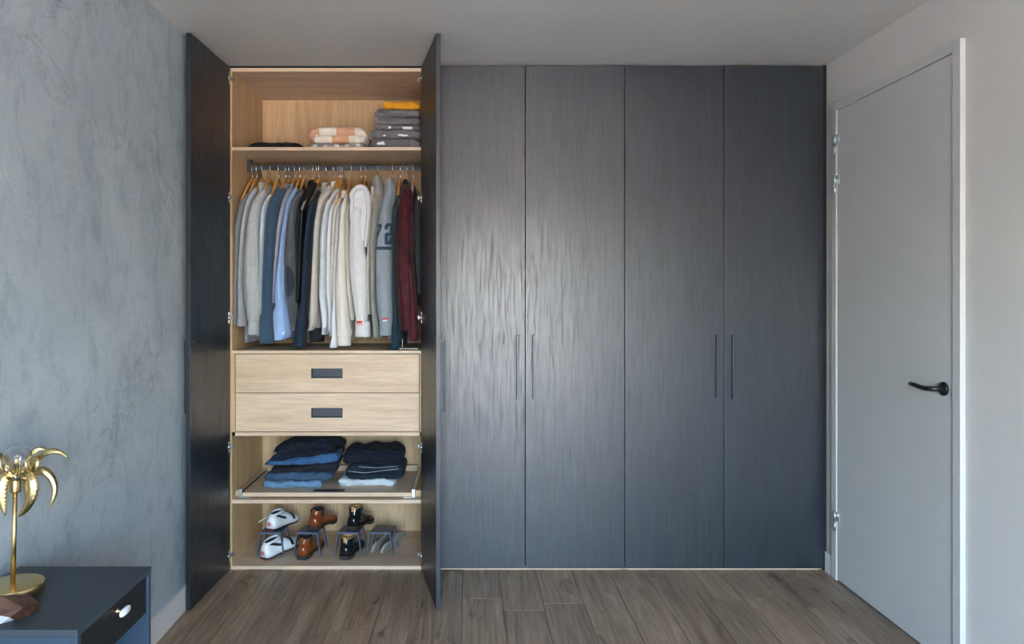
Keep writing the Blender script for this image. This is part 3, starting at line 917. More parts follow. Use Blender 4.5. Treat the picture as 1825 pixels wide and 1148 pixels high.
sort_into_lanes()
_g, _p, _m, _X = G['leather']
_mb = MB(); _r = []
for _i, (v, a, b) in enumerate(catmull([(322, 552, 562), (334, 546, 559), (348, 540, 555), (360, 533, 549), (370, 530, 545), (375, 533, 542)], 16)):
    A = W(a, v, .0); B = W(b, v, .0)
    _r.append([p - _g.location for p in fold_ring((A.x + B.x) / 2, .012 + .05 * max(0, 1 - _i / 8), A.z, (B.x - A.x) / 2 * (.6 if _i in (0, 15) else 1), .018, 20, 1, .05, 3)])
_mb.loft(_r); _mb.build('collar_flap', LEATHER, _g)
decal = _decal
for (nm_, P_, ob_, mm_, par_, a_) in LATER:
    d_ = decal(nm_, P_, ob_, mm_, par_, *a_)
    if d_ is not None and nm_ == 'lettering': d_['kind'] = 'stuff'
for q_ in G.values(): del q_[0]['_h']

# ================================================================== FOLDED CLOTH
def folded(name, label, cat, m, x0, x1, y0, y1, z0, z1, layers=1, rz=0, seed=0, wob=.006, group=None, slope=0.0, taper=.0, mats=None, matfn=None, droop=0.0, rnd=.35, under=()):
    """cloth folded into flat lips facing the room; closed section swept along X"""
    o_x, o_y = (x0 + x1) / 2, (y0 + y1) / 2
    g = MB(); hx = (x1 - x0) / 2; hy = (y1 - y0) / 2; hz = z1 - z0
    prof = []
    for l in range(layers):
        for k in range(7):
            a = -PI / 2 + PI * (k + .3) / 6.6
            zc = (l + .5 + .5 * math.sin(a)) / layers
            prof.append((-1 - (math.cos(a) - 1) * (hz / layers / hy) * .55, zc))
    nb = 9
    for k in range(1, nb): prof.append((-1 + 2 * k / nb + .03, 1.0))
    for k in range(5):
        a = PI / 2 - PI * (k + .3) / 4.6
        prof.append((1 + (math.cos(a) - 1) * .08, .5 + .5 * math.sin(a)))
    for k in range(1, nb): prof.append((1 - 2 * k / nb - .03, 0.0))
    NX = 40; rings = []
    for i in range(NX + 1):
        s = -1 + 2 * i / NX
        e = min(1, (1 - abs(s)) * hx / (hz * rnd + 1e-6))
        e = math.sqrt(max(0.0, 1 - (1 - e) ** 2)) if e < 1 else 1
        sc_z = .30 + .70 * e; sc_y = .93 + .07 * e
        ring = []
        for (py, pz) in prof:
            X_ = s * hx; Y_ = py * hy * sc_y
            zz = (.5 + (pz - .5) * sc_z) * hz
            nv = noise.noise(Vector((X_ * 11 + seed * 7.3, Y_ * 9 + seed, pz * 1.3)))
            n2 = noise.noise(Vector((X_ * 34 + seed, Y_ * 30, pz * 5 + seed * 3)))
            n3 = noise.noise(Vector((X_ * 7 + seed * 2.1, pz * 4.0, seed)))
            zz += (nv * wob * 1.6 + n2 * wob * .6) * (.15 + .85 * pz) + slope * X_ * (.3 + .7 * pz)
            zz -= droop * (s ** 2) * pz * hz
            Y_ += (n3 * wob * 2.2 + n2 * wob) * (1 if py < 0 else .5)
            X_ += noise.noise(Vector((seed * 3, pz * 5, Y_ * 9))) * wob * 1.5 * abs(s)
            zz = max(zz, .0004)
            ring.append(Vector((X_, Y_, zz)))
        rings.append(ring)
    g.loft(rings)
    if matfn:
        nprof = len(prof)
        for fi, f in enumerate(g.f):
            c = sum((Vector(g.v[q]) for q in f), Vector()) / len(f)
            g.mi[fi] = matfn(c.x / hx, c.y / hy, c.z / hz)
    o = g.build(name, mats or m, None)
    o.location = (o_x, o_y, z0); o.rotation_euler = (0, 0, rz)
    if under:                                     # let it lie on the cloth below, not in it
        bpy.context.view_layer.update()
        bv = [BVHTree.FromPolygons([q.matrix_world @ v.co for v in q.data.vertices], [p.vertices[:] for p in q.data.polygons]) for q in under]
        Mw = o.matrix_world.copy()
        for v in o.data.vertices:
            w = Mw @ v.co; h = -9
            for dx, dy in ((0, 0), (.006, 0), (-.006, 0), (0, .006), (0, -.006)):
                for b in bv:
                    q = b.ray_cast(Vector((w.x + dx, w.y + dy, w.z + .5)), Vector((0, 0, -1)))
                    if q[0] is not None: h = max(h, q[0].z)
            v.co.z = max(v.co.z, h + .0022 - z0 + max(0, v.co.z) * .12)
        o.data.update()
    return tag(o, label, cat, group)

ZS = 2.137
TERRY = cloth('grey_terry', (0.185, 0.17, 0.175), (0.14, 0.13, 0.135), weave=300, wr=.9)
MUST = cloth('mustard_knit', (0.72, 0.33, 0.015), (0.60, 0.25, 0.01), weave=300, wr=.9)
PEACH = cloth('peach_cotton', (0.66, 0.37, 0.23))
CREAMC = cloth('cream_cotton', (0.78, 0.72, 0.60))
GREYC = cloth('grey_check', (0.30, 0.29, 0.29))
REDC = cloth('red_check', (0.42, 0.07, 0.06))
BLACKC = cloth('black_cotton', (0.010, 0.008, 0.010))
def KX(u, Y): return W(u, 0, Y).x
yf = .09
def zpx(v, Y): return W(0, v, Y).z
# grey towels, bottom to top
tw = [(661, 749, 260, 246, 'lowest, with a white tag at the corner'), (660, 749, 247, 232, 'second from the shelf'), (668, 749, 233, 222, 'in the middle of the stack'), (667, 749, 223, 209, 'with a pale strip label'), (669, 748, 210, 195, 'directly below the mustard cloth')]
tws = []
for i, (a, b, v0, v1, s) in enumerate(tw):
    z0 = ZS + .0005 if i == 0 else tws[-1][1] - .0
    z1 = zpx(v1, yf)
    o = folded('folded_towel', 'grey terry towel in the shelf stack, ' + s, 'towel', TERRY, KX(a, yf), min(KX(b, yf), .975), yf - .01, yf + .27, z0, z1, 1, seed=i + 3, wob=.0085, rnd=.6, group='grey towels stacked on the upper shelf', slope=0, under=[t[0] for t in tws[-1:]])
    tws.append((o, z1 + .001))
o = folded('folded_knit', 'mustard yellow folded knit on top of the grey towels', 'knitwear', MUST, KX(681, yf), min(KX(748, yf), .972), yf, yf + .24, tws[-1][1] + .001, zpx(178.5, yf), 1, seed=9, wob=.004, under=[tws[-1][0]])
for (ti, P) in ((3, [(692, 225), (697, 225), (697, 229.5), (692, 229.5)]), (2, [(717, 226), (735, 226), (735, 231), (717, 231)]), (1, [(709, 239), (727, 240), (726, 243.5), (709, 242)]), (1, [(683, 240), (687, 240), (687, 243), (683, 243)]), (0, [(672, 254), (681, 252), (684, 252), (686, 257.5), (672, 258)])):
    d_ = decal('tag', [P], [t[0] for t in tws], WHITEL, None, .002)
    if d_:
        par = tws[ti][0]; bpy.context.view_layer.update()
        d_.parent = par; d_.matrix_parent_inverse = par.matrix_world.inverted()
# patterned cloth and peach/cream blanket
def mf1(x, y, z):
    if z < .35 and -.68 < x < .82 and math.sin(x * 21) > -.5: return 2
    return 1 if (z > .45 and math.sin(x * 17 + y * 5) > .35) else 0
c0 = folded('folded_cloth', 'flat grey cloth with white and red checks under the peach blanket', 'cloth', None, KX(547, yf), KX(651, yf), yf, yf + .25, ZS + .0005, zpx(255.5, yf), 1, seed=21, wob=.004, mats=[GREYC, CREAMC, REDC], matfn=mf1)
def mf2(x, y, z):
    if z > .5: return 1 if (-.63 < x < -.05 or x > .62) else 0
    return 1 if (-.80 < x < -.22 or x > .40) else 0
folded('folded_blanket', 'peach and cream chequered blanket folded in two rolls', 'blanket', None, KX(550.5, yf), KX(652, yf), yf + .004, yf + .24, zpx(254.5, yf) + .002, zpx(224.5, yf), 2, seed=31, wob=.004, mats=[PEACH, CREAMC], matfn=mf2, rnd=.5, droop=.10, under=[c0])
# black crumpled garment at left
folded('folded_garment', 'black crumpled garment lying flat at the empty end of the shelf', 'clothing', BLACKC, KX(441, .07), KX(536, .07), .05, .26, ZS + .0005, zpx(255.5, .06), 1, seed=41, wob=.012, rnd=2.2)

# ---- jeans on the pull-out shelf
def denim(name, c, c2):
    m = cloth(name, c, c2, 0.85, weave=700, wr=.9, sheen=.03)
    return m
DN = [denim('light_denim', (0.15, 0.27, 0.40), (0.10, 0.20, 0.32)), denim('grey_blue_denim', (0.050, 0.095, 0.16), (0.035, 0.07, 0.12)), denim('black_denim', (0.010, 0.012, 0.018), (0.016, 0.018, 0.026)),
      denim('bright_denim', (0.045, 0.12, 0.25), (0.03, 0.085, 0.19)), denim('indigo_denim', (0.005, 0.008, 0.016), (0.009, 0.014, 0.026)), denim('raw_denim', (0.010, 0.016, 0.028), (0.014, 0.024, 0.040)), cloth('pale_grey_twill', (0.55, 0.60, 0.64), (0.46, 0.52, 0.57))]
ZTR = .3795
yj = .115
STITCH = mat('pale_thread', (0.42, 0.45, 0.50), 0.8)
jl = [
 (468, 572, 871, 858.5, 0, 1, 0.0, 'light blue jeans, lowest of the tall denim pile'),
 (471, 590, 859, 842, 1, 1, .02, 'grey-blue jeans lying on the light blue pair'),
 (481, 597, 846, 829, 2, 1, .10, 'black jeans in the middle of the tall denim pile'),
 (470, 600, 838, 816, 3, 1, .13, 'bright blue jeans sticking out below the crumpled dark pair'),
 (489, 600, 820, 781, 4, 2, .05, 'dark indigo jeans crumpled on top of the tall denim pile')]
zp = ZTR + .0005
jlo = []
for i, (a, b, v0, v1, mi, ly, sl, lab) in enumerate(jl):
    z1 = max(zpx(v1, yj + .01), zp + .02)
    jo = folded('folded_jeans', lab, 'jeans', DN[mi], KX(a, yj), KX(b, yj), yj, yj + .27, zp, z1, ly, rz=(0, .02, .05, .03, -.04)[i], seed=50 + i, wob=.009 if i < 4 else .016, droop=0 if i < 4 else .35, group='folded jeans on the pull-out shelf', slope=sl, rnd=.6 if i < 4 else 1.2, under=jlo[-2:])
    jlo.append(jo)
    zp = z1 + (.001 if i < 3 else .004)
jr = [(603, 703, 867, 855, 6, 1, 'pale grey trousers under the shorter denim pile', 0),
      (616, 719, 856, 830, 5, 2, 'dark raw denim jeans with pale seams, below the topmost pair', .03),
      (610, 716, 831, 804, 4, 1, 'blackish indigo jeans on top of the shorter denim pile', 0)]
zp = ZTR + .0005
yj2 = .150
rj = []
for i, (a, b, v0, v1, mi, ly, lab, sl) in enumerate(jr):
    z1 = zpx(v1, yj2 + .01)
    rj.append(folded('folded_jeans', lab, 'jeans', DN[mi], KX(a, yj2), KX(b, yj2), yj2, yj2 + .25, zp, z1, ly, seed=70 + i, wob=.009, group='folded jeans on the pull-out shelf', slope=sl, rnd=.5, under=rj[-1:]))
    zp = z1 + .001
def seam(objs, pts, parent, w=.9, m=STITCH):
    P = [(u, v - w / 2) for u, v in pts] + [(u, v + w / 2) for u, v in pts[::-1]]
    d_ = decal('seam', [P], objs, m, None, .0015, .4)
    if d_:
        bpy.context.view_layer.update()
        d_.parent = parent; d_.matrix_parent_inverse = parent.matrix_world.inverted()
seam([rj[1]], [(620, 840), (650, 843), (690, 838), (710, 836)], rj[1])
seam([rj[1]], [(640, 832), (670, 834), (708, 831.5)], rj[1], .7)

# white wire stand lying on the drawer cabinet
st = MB()
zb = 1.1075
st.tube([W(711, 0, .09).xy.to_3d() + Vector((0, 0, zb + .003)), W(726, 0, .09).xy.to_3d() + Vector((0, 0, zb + .003)), W(745, 0, .06).xy.to_3d() + Vector((0, 0, zb + .0035))], .0028, 8)
st.tube([Vector((W(713, 0, .05).x, .05, zb + .003)), Vector((W(722, 0, .12).x, .12, zb + .003))], .0028, 8)
st.tube([Vector((W(717, 0, .085).x, .085, zb + .003)), Vector((W(717, 0, .085).x, .085, zb + .045)), Vector((W(718, 0, .085).x, .087, zb + .052))], .0018, 8)
tag(st.build('wire_stand', WHITEL), 'small white wire stand on the drawer cabinet, beneath the maroon jacket', 'stand')

# ================================================================== SHOES
RACKM = mat('slate_plastic', (0.10, 0.13, 0.19), 0.45)
def rack(xc, yc, rz, label):
    t = thing('shoe_rack', label, 'shoe rack', (xc, yc, T + .0003), rz, group='two-level shoe racks on the wardrobe floor')
    yh = .078
    z1, z2 = .126, .113
    tp = MB()
    # sloping top sheet with a folded down lip
    v = []
    for (y, z) in ((-yh, z1), (yh, z2)):
        for x_ in (-.054, .054):
            v += [(x_, y, z), (x_, y, z - .004)]
    tp.add(v, [(0, 2, 6, 4), (1, 5, 7, 3), (0, 1, 3, 2), (4, 6, 7, 5), (0, 4, 5, 1), (2, 3, 7, 6)])
    tp.box(-.052, .052, -yh, -yh + .004, z1 - .010, z1 - .001)
    tp.build('top_plate', RACKM, t)
    for sx in (-1, 1):
        for (y0, y1, zt) in ((-yh, -yh + .042, z1), (yh - .042, yh, z2)):
            lg = MB()
            e = 1 if y0 < 0 else -1
            ya, yb = (y0, y1) if e == 1 else (y1, y0)
            # leg: flat sheet, wide above, narrower at the foot
            top = [(sx * .054, ya), (sx * .054, yb)]
            bot = [(sx * .072, ya), (sx * .072, ya + (yb - ya) * .55)]
            th = .0035 * sx
            vv = [(top[0][0], top[0][1], zt - .002), (top[1][0], top[1][1], zt - .002), (bot[1][0], bot[1][1], .0002), (bot[0][0], bot[0][1], .0002)]
            vv += [(p[0] - th, p[1], p[2]) for p in vv]
            lg.add(vv, [(0, 1, 2, 3), (7, 6, 5, 4), (0, 4, 5, 1), (1, 5, 6, 2), (2, 6, 7, 3), (3, 7, 4, 0)])
            lg.build('leg', RACKM, t)
    return t
rack(.176, .212, -.02, 'slate shoe rack holding the white cycling shoes')
rack(.372, .212, -.06, 'slate shoe rack holding the brown leather boots')
rack(.586, .212, -.05, 'slate shoe rack holding the black leather boots')
rack(.757, .212, -.10, 'slate shoe rack with an empty top, over the grey sandals')

def leather(name, c, c2, r):
    m = mat(name, c, r)
    v = coords(m, (1, 1, 1), True)
    return setm(m, mixc(m, c, c2, nz(m, v, 18, 3)), bump(m, nz(m, v, 120, 3), .08, .002))
BROWN = leather('cognac_leather', (0.17, 0.036, 0.010), (0.24, 0.062, 0.014), 0.22)
BLACKL = leather('polished_black_leather', (0.006, 0.007, 0.009), (0.010, 0.012, 0.015), 0.16)
SOLE = mat('dark_rubber', (0.03, 0.022, 0.018), 0.5)
TANL = mat('tan_lining', (0.50, 0.28, 0.10), 0.6)
DKL = mat('dark_lining', (0.02, 0.022, 0.025), 0.8)
ELAST = mat('navy_elastic', (0.02, 0.03, 0.05), 0.8)
WSHOE = leather('white_synthetic', (0.74, 0.76, 0.76), (0.68, 0.71, 0.72), 0.35)
REDDOT = mat('red_dot', (0.65, 0.015, 0.05), 0.5)
BLKP = mat('black_print', (0.02, 0.02, 0.02), 0.5)

def shoe_halfw(t):
    return catv([(0, .020), (.04, .029), (.12, .034), (.3, .033), (.45, .037), (.65, .047), (.8, .045), (.92, .032), (.98, .018), (1, .008)], t)
def catv(P, t):
    for a, b in zip(P, P[1:]):
        if t <= b[0]:
            f = (t - a[0]) / (b[0] - a[0]); f = f * f * (3 - 2 * f)
            return a[1] + (b[1] - a[1]) * f
    return P[-1][1]
def boot(label, loc, rz, up, lin, H_=.125, tilt=0.0, group='leather boots on the shoe racks', Lg=.275, tab=True):
    t = thing('boot', label, 'boot', loc, rz, group=group)
    t.rotation_euler = (tilt, 0, rz)
    # sole
    so = MB()
    ts = [0, .02, .06, .12, .2, .3, .4, .5, .6, .7, .8, .88, .94, .98, 1]
    top = [(shoe_halfw(q) * 1.05, q * Lg) for q in ts]
    out = [(x_, y) for x_, y in top] + [(-x_, y) for x_, y in top[::-1]]
    so.loft([[Vector((x_ * k_, y - .0 , z)) for x_, y in out] for z, k_ in ((.008, .97), (.012, 1.0), (.020, 1.0))], smooth=False)
    ht = [q for q in ts if q <= .3]
    o2 = [(shoe_halfw(q) * 1.03, q * Lg) for q in ht] + [(-shoe_halfw(q) * 1.03, q * Lg) for q in ht[::-1]]
    so.loft([[Vector((x_, y, z)) for x_, y in o2] for z in (0, .010)], smooth=False)
    o3 = [(shoe_halfw(q), q * Lg) for q in ts if q >= .55]; o3 = o3 + [(-x_, y) for x_, y in o3[::-1]]
    so.loft([[Vector((x_, y, z)) for x_, y in o3] for z in (0.0, .010)], smooth=False)
    so.build('sole', SOLE, t)
    # vamp and heel counter
    u = MB(); rings = []
    for q in [0, .015, .04, .08, .14, .2, .28, .36, .45, .54, .63, .72, .8, .87, .93, .97, 1]:
        hw_ = shoe_halfw(q) * .97
        hh_ = catv([(0, .045), (.06, .062), (.25, .066), (.4, .060), (.6, .040), (.8, .030), (.93, .024), (1, .008)], q)
        rings.append([Vector((math.copysign(abs(math.cos(a)) ** .8, math.cos(a)) * hw_, q * Lg + .002, .019 + hh_ * abs(math.sin(a)) ** .75)) for a in [PI * j / 14 for j in range(15)]] )
    u.loft(rings, cap=True)
    up_o = u.build('upper', up, t)
    s_ = MB(); rings = []
    for f in (0, .12, .3, .5, .7, .9, .98, 1.0):
        z = .045 + (H_ - .045) * f
        rx = .034 - .004 * math.sin(PI * f) + .0 * f
        ry = .050 - .008 * f
        cy = .058 + .002 * f
        rings.append([Vector((math.cos(a) * rx, cy + math.sin(a) * ry, z + (.006 * math.sin(a) if f > .8 else 0))) for a in [2 * PI * j / 24 for j in range(24)]])
    n0 = len(rings)
    for f, gsc in ((1.0, .88), (.6, .84), (.3, .8)):
        z = .045 + (H_ - .045) * f
        rings.append([Vector((math.cos(a) * .033 * gsc, .059 + math.sin(a) * .044 * gsc, z)) for a in [2 * PI * j / 24 for j in range(24)]])
    s_.loft(rings, cap=True)
    for i_ in range((n0 - 1) * 24, len(s_.f)): s_.mi[i_] = 1
    s_.build('shaft', [up, lin], t)
    if tab:
        for sx in (-1, 1):
            e = MB(); rr = []
            for z in (.060, .075, .095, H_ - .004):
                w_ = .012 + .012 * (z - .06) / .06
                rr.append([Vector((sx * (.0335 + .0006 - .003 * math.sin(PI * (z - .045) / (H_ - .045))), .058 + w_ * c, z)) for c in (-1, -.5, 0, .5, 1)])
            e.loft(rr, cap=False, closed=False)
            e.build('elastic_panel', ELAST, t, flip=False)
        e = MB(); e.box(-.008, .008, .012, .0145, H_ - .022, H_ + .006, .0008)
        e.build('pull_tab', up if lin is DKL else TANL, t)
    return t
ZF = T
boot('brown leather boot standing on top of its rack', (.388, .165, ZF + .127), -.24, BROWN, DKL, .100, tilt=-.10, group='brown leather boots')
boot('brown leather boot tucked under its rack', (.350, .077, ZF + .0003), -.16, BROWN, DKL, .106, group='brown leather boots')
boot('black polished boot standing on top of its rack', (.594, .165, ZF + .127), -.24, BLACKL, TANL, .113, tilt=-.10, group='black leather boots')
boot('black polished boot tucked under its rack', (.572, .077, ZF + .0003), -.16, BLACKL, TANL, .106, group='black leather boots')
# laces trailing behind the black boot
def laces(par, col):
    for k_ in range(3):
        l = MB()
        l.tube(catmull([(.018 + .006 * k_, .105, .12), (.036, .12 + .01 * k_, .105), (.046 + .006 * k_, .125, .075 - .01 * k_), (.050, .13 + .015 * k_, .045)], 14), .0017, 6)
        l.build('lace', col, par)

def cycle_shoe(label, loc, rz, tilt, roll=0.0):
    t = thing('cycling_shoe', label, 'shoe', loc, rz, group='white cycling shoes')
    t.rotation_euler = (tilt, roll, rz)
    Lg = .27
    so = MB(); ts = [0, .02, .06, .12, .2, .3, .4, .5, .6, .7, .8, .88, .94, .98, 1]
    out = [(shoe_halfw(q) * 1.02, q * Lg) for q in ts]; out = out + [(-x_, y) for x_, y in out[::-1]]
    so.loft([[Vector((x_ * k_, y, z)) for x_, y in out] for z, k_ in ((.004, .94), (.010, 1.0), (.013, 1.0))], smooth=False)
    so.build('sole', BLKP, t)
    e = MB(); e.box(-.018, .018, .004, .032, -.0005, .006, .002); e.build('heel_pad', REDDOT, t)
    e = MB(); e.box(-.022, .022, .17, .20, .0, .006, .002); e.build('cleat', REDDOT, t)
    u = MB(); rings = []
    for q in [0, .015, .04, .08, .14, .2, .28, .36, .45, .54, .63, .72, .8, .87, .93, .97, 1]:
        hw_ = shoe_halfw(q) * 1.0
        hh_ = catv([(0, .062), (.05, .076), (.12, .070), (.3, .062), (.45, .068), (.6, .050), (.8, .034), (.93, .026), (1, .008)], q)
        rings.append([Vector((math.copysign(abs(math.cos(a)) ** .85, math.cos(a)) * hw_, q * Lg + .001, .012 + hh_ * abs(math.sin(a)) ** .8)) for a in [PI * j / 14 for j in range(15)]])
    u.loft(rings); u.build('upper', WSHOE, t)
    # ankle opening: padded dark ring and inside
    r_ = MB(); P = [(math.cos(a) * .024, .062 + math.sin(a) * .050, .083 + .006 * math.sin(a) + .004 * abs(math.cos(a))) for a in [2 * PI * j / 24 for j in range(25)]]
    r_.tube(P, .0065, 8, cap=False); r_.build('padded_collar', WSHOE, t)
    r_ = MB(); r_.loft([[Vector((math.cos(a) * .023 * k_, .062 + math.sin(a) * .048 * k_, z)) for a in [2 * PI * j / 20 for j in range(20)]] for k_, z in ((1, .086), (.8, .078), (.3, .074))]); r_.build('lining', DKL, t)
    for i_, (y, h_) in enumerate(((.135, .084), (.170, .070), (.205, .054))):
        s_ = MB(); rr = []
        for y_ in (y - .010, y + .010):
            q = y_ / Lg; hw_ = shoe_halfw(q) * 1.04
            hh_ = catv([(0, .062), (.05, .076), (.12, .070), (.3, .062), (.45, .068), (.6, .050), (.8, .034), (.93, .026), (1, .008)], q)
            rr.append([Vector((math.copysign(abs(math.cos(a)) ** .85, math.cos(a)) * hw_, y_, .0135 + (hh_ + .003) * abs(math.sin(a)) ** .8)) for a in [PI * (j + 1.2) / 14.4 for j in range(12)]])
        s_.loft(rr, cap=False, closed=False); s_.build('strap', BLKP if i_ == 1 else WSHOE, t, flip=False)
    for sgn in (-1, 1):
        w_ = MB(); rr = []
        for i_ in range(12):
            f_ = i_ / 11; q = (.10 + .30 * f_); hw_ = shoe_halfw(q) * 1.02
            hh_ = catv([(0, .062), (.05, .076), (.12, .070), (.3, .062), (.45, .068), (.6, .050), (.8, .034)], q)
            a0 = .95 - .55 * f_; wd_ = .16 + .22 * math.sin(PI * f_)
            rr.append([Vector((sgn * math.copysign(abs(math.cos(a)) ** .85, math.cos(a)) * (hw_ + .0008), q * Lg, .012 + (hh_ + .0008) * abs(math.sin(a)) ** .8)) for a in (a0, a0 + wd_ * .5, a0 + wd_)])
        w_.loft(rr, cap=False, closed=False); w_.build('side_flash', BLKP, t, flip=False)
    # red round emblem with pale ring on the heel, black mark beside it
    e = MB()
    Mh = Matrix.Translation((-.002, -.0014, .036)) @ Matrix.Rotation(PI / 2, 4, 'X')
    e.lathe([(.0, .0020), (.0094, .0018), (.0097, .0004)], (0, 0, 0), 20, Mh); e.build('emblem', REDDOT, t)
    e = MB(); e.lathe([(.0, .0026), (.0034, .0024), (.0036, .0016)], (0, 0, 0), 14, Mh); e.build('emblem_centre', WHITEL, t)
    return t
s1 = cycle_shoe('white cycling shoe with open strap, on top of its rack', (.168, .150, ZF + .126), -.30, -.06)
e = MB(); e.tube(catmull([(-.030, .06, .070), (-.046, .04, .062), (-.060, .02, .050), (-.072, .005, .038)], 10), .006, 8, flat=.35); e.build('loose_strap', WSHOE, s1)
e = MB()
for (x_, z_) in ((0, 0), (.0065, 0), (.013, 0)):
    e.box(.016 + x_ * .8, .0205 + x_ * .8, .0045 + x_ * .9, .0065 + x_ * .9, .030, .0315).box(.016 + x_ * .8, .0205 + x_ * .8, .0045 + x_ * .9, .0065 + x_ * .9, .036, .0375).box(.016 + x_ * .8, .0205 + x_ * .8, .0045 + x_ * .9, .0065 + x_ * .9, .0415, .043).box(.016 + x_ * .8, .0175 + x_ * .8, .0045 + x_ * .9, .0065 + x_ * .9, .030, .043)
e.build('lettering', BLKP, s1)
s2 = cycle_shoe('white cycling shoe leaning under its rack, heel pointing to the room', (.158, .072, ZF + .002), -.50, .05)

# sandals on their sides under the fourth rack
SAND = cloth('grey_sandal_foam', (0.20, 0.19, 0.19), (0.16, 0.15, 0.155))
SANDE = mat('pale_sandal_edge', (0.26, 0.25, 0.22), 0.7)
def sandal(label, loc, rz, roll, th=.014):
    t = thing('sandal', label, 'sandal', loc, rz, group='grey sandals under the empty rack')
    t.rotation_euler = (0, roll, rz)
    ts = [0, .02, .06, .12, .2, .3, .4, .5, .6, .7, .8, .88, .94, .98, 1]
    out = [(shoe_halfw(q) * .96, q * .26) for q in ts]; out = out + [(-x_, y) for x_, y in out[::-1]]
    s_ = MB(); s_.loft([[Vector((x_ * k_, y, z)) for x_, y in out] for z, k_ in ((0, .97), (.003, 1), (th - .003, 1), (th, .97))], smooth=False)
    s_.build('sole', SANDE, t)
    f = MB(); f.loft([[Vector((x_ * .9, .003 + y * .975, z)) for x_, y in out] for z in (th - .001, th + .0008)], smooth=False); f.build('footbed', SAND, t)
    for y0 in (.14,):
        s_ = MB(); rr = []
        for y_ in (y0 - .022, y0, y0 + .022):
            rr.append([Vector((math.cos(a) * .043, y_, th * .5 + math.sin(a) * .040)) for a in [PI * j / 10 for j in range(11)]])
        s_.loft(rr, cap=False, closed=False); s_.build('strap', SAND, t, flip=False)
    return t
sandal('grey sandal standing on its edge, showing its thin pale rim', (.722, .110, ZF + .044), -.30, -1.25, .012)
sandal('grey sandal leaning under the empty rack, footbed facing the room', (.772, .100, ZF + .043), -.36, -1.12, .012)

# ================================================================== NIGHTSTAND AND LAMP
NX0, NX1, NY0, NY1, NZ_ = XL + .018 + .001, .336, -2.085, -1.697, .640
ns = thing('nightstand', 'dark blue nightstand with one drawer, standing against the plaster wall', 'nightstand', (NX0, NY0, 0))
def nb(name, m, x0, x1, y0, y1, z0, z1, b=.0015, p=ns):
    return box(name, m, x0 - NX0, x1 - NX0, y0 - NY0, y1 - NY0, z0, z1, p, b)
nb('top', SLATE_TOP, NX0, NX1, NY0, NY1, NZ_ - .0165, NZ_)
nb('side_panel', NAVY, NX0 + .001, NX1 - .001, NY0 + .001, NY0 + .017, .08, NZ_ - .0168)
nb('side_panel', NAVY, NX0 + .001, NX1 - .001, NY1 - .017, NY1 - .001, .08, NZ_ - .0168)
nb('back_panel', NAVY, NX0 + .001, NX0 + .012, NY0 + .0172, NY1 - .0172, .08, NZ_ - .0168)
nb('shelf', NAVY, NX0 + .0122, NX1 - .004, NY0 + .0172, NY1 - .0172, .08, .096)
dw = nb('drawer', mat('shaded_drawer_lacquer', (0.008, 0.010, 0.013), 0.35), NX0 + .02, NX1 - .006, NY0 + .0185, NY1 - .0185, .520, NZ_ - .0215)  # lacquer darkened to paint in the shade on the drawer front
for (xx, yy) in ((NX0 + .03, NY0 + .03), (NX1 - .03, NY0 + .03), (NX0 + .03, NY1 - .03), (NX1 - .03, NY1 - .03)):
    lg = MB(); lg.tube([(xx - NX0, yy - NY0, 0), (xx - NX0, yy - NY0, .08)], [.009, .013], 12); lg.build('leg', NAVY, ns)
kb = MB()
kx, ky, kz = NX1 - .006 - NX0, -1.886 - NY0, .597
Mk = Matrix.Translation((kx, ky, kz)) @ Matrix.Rotation(PI / 2, 4, 'Y')
kb.lathe([(.0, .0), (.0075, .0), (.0075, .002), (.0045, .004), (.0045, .013), (.006, .015), (.006, .017), (0, .017)], (0, 0, 0), 18, Mk)
kn = kb.build('knob', BRASS, dw)
kp = MB(); rings = []
for x_, k_ in ((.0165, .9), (.018, 1.0), (.0225, 1.0), (.024, .92)):
    rings.append([Vector((kx + x_, ky + math.copysign(abs(math.cos(a)) ** .7, math.cos(a)) * .026 * k_, kz + math.copysign(abs(math.sin(a)) ** .85, math.sin(a)) * .0095 * k_)) for a in [2 * PI * j / 28 for j in range(28)]])
kp.loft(rings)
tag(kp.build('knob_plate', mat('pearl_enamel', (0.72, 0.76, 0.80), 0.2), dw), 'pearly white plate of the knob')

LY = -1.882
lamp = thing('table_lamp', 'brass palm tree table lamp with clear globe bulb on the nightstand', 'lamp', (.0655, LY, NZ_ + .0002))
def LP(u, v, dy=0.0):
    """pixel to lamp-local point"""
    p = W(u, v, LY + dy); return p - Vector((.0655, LY, NZ_))
b = MB(); b.lathe([(.0, .0), (.0695, .0), (.071, .0015), (.071, .0225), (.0700, .0245), (.067, .0255), (0, .0255)], (0, 0, 0), 64); b.build('base', BRASS, lamp)
sx = .0655
b = MB(); b.tube([(0, 0, .025), (.003, 0, .14), (.0065, 0, .262)], [.0062, .0060, .0058], 20)
b.build('stem', BRASS, lamp)
b = MB(); b.lathe([(.0, .255), (.0125, .255), (.0135, .258), (.0135, .281), (.0125, .284), (.009, .288), (.0, .288)], (.0065, 0, 0), 28); b.build('socket', BRASS, lamp)
b = MB(); b.lathe([(.0, .286), (.012, .286), (.013, .300), (.0115, .303), (0, .303)], (.008, 0, 0), 24); b.build('bulb_cap', CHROME, lamp)
GL = bpy.data.materials.new('clear_glass'); GL.use_nodes = True
gb = GL.node_tree.nodes['Principled BSDF']; gb.inputs['Base Color'].default_value = (1, 1, 1, 1); gb.inputs['Roughness'].default_value = 0.0
gb.inputs['Transmission Weight'].default_value = 1.0; gb.inputs['IOR'].default_value = 1.52
cg = LP(32, 820)
def sphere_prof(r, z0=-.93):
    P = []
    for i_ in range(25):
        a = math.asin(z0) + (PI / 2 - math.asin(z0)) * i_ / 24
        P.append((max(math.cos(a) * r, .00005), math.sin(a) * r))
    return P
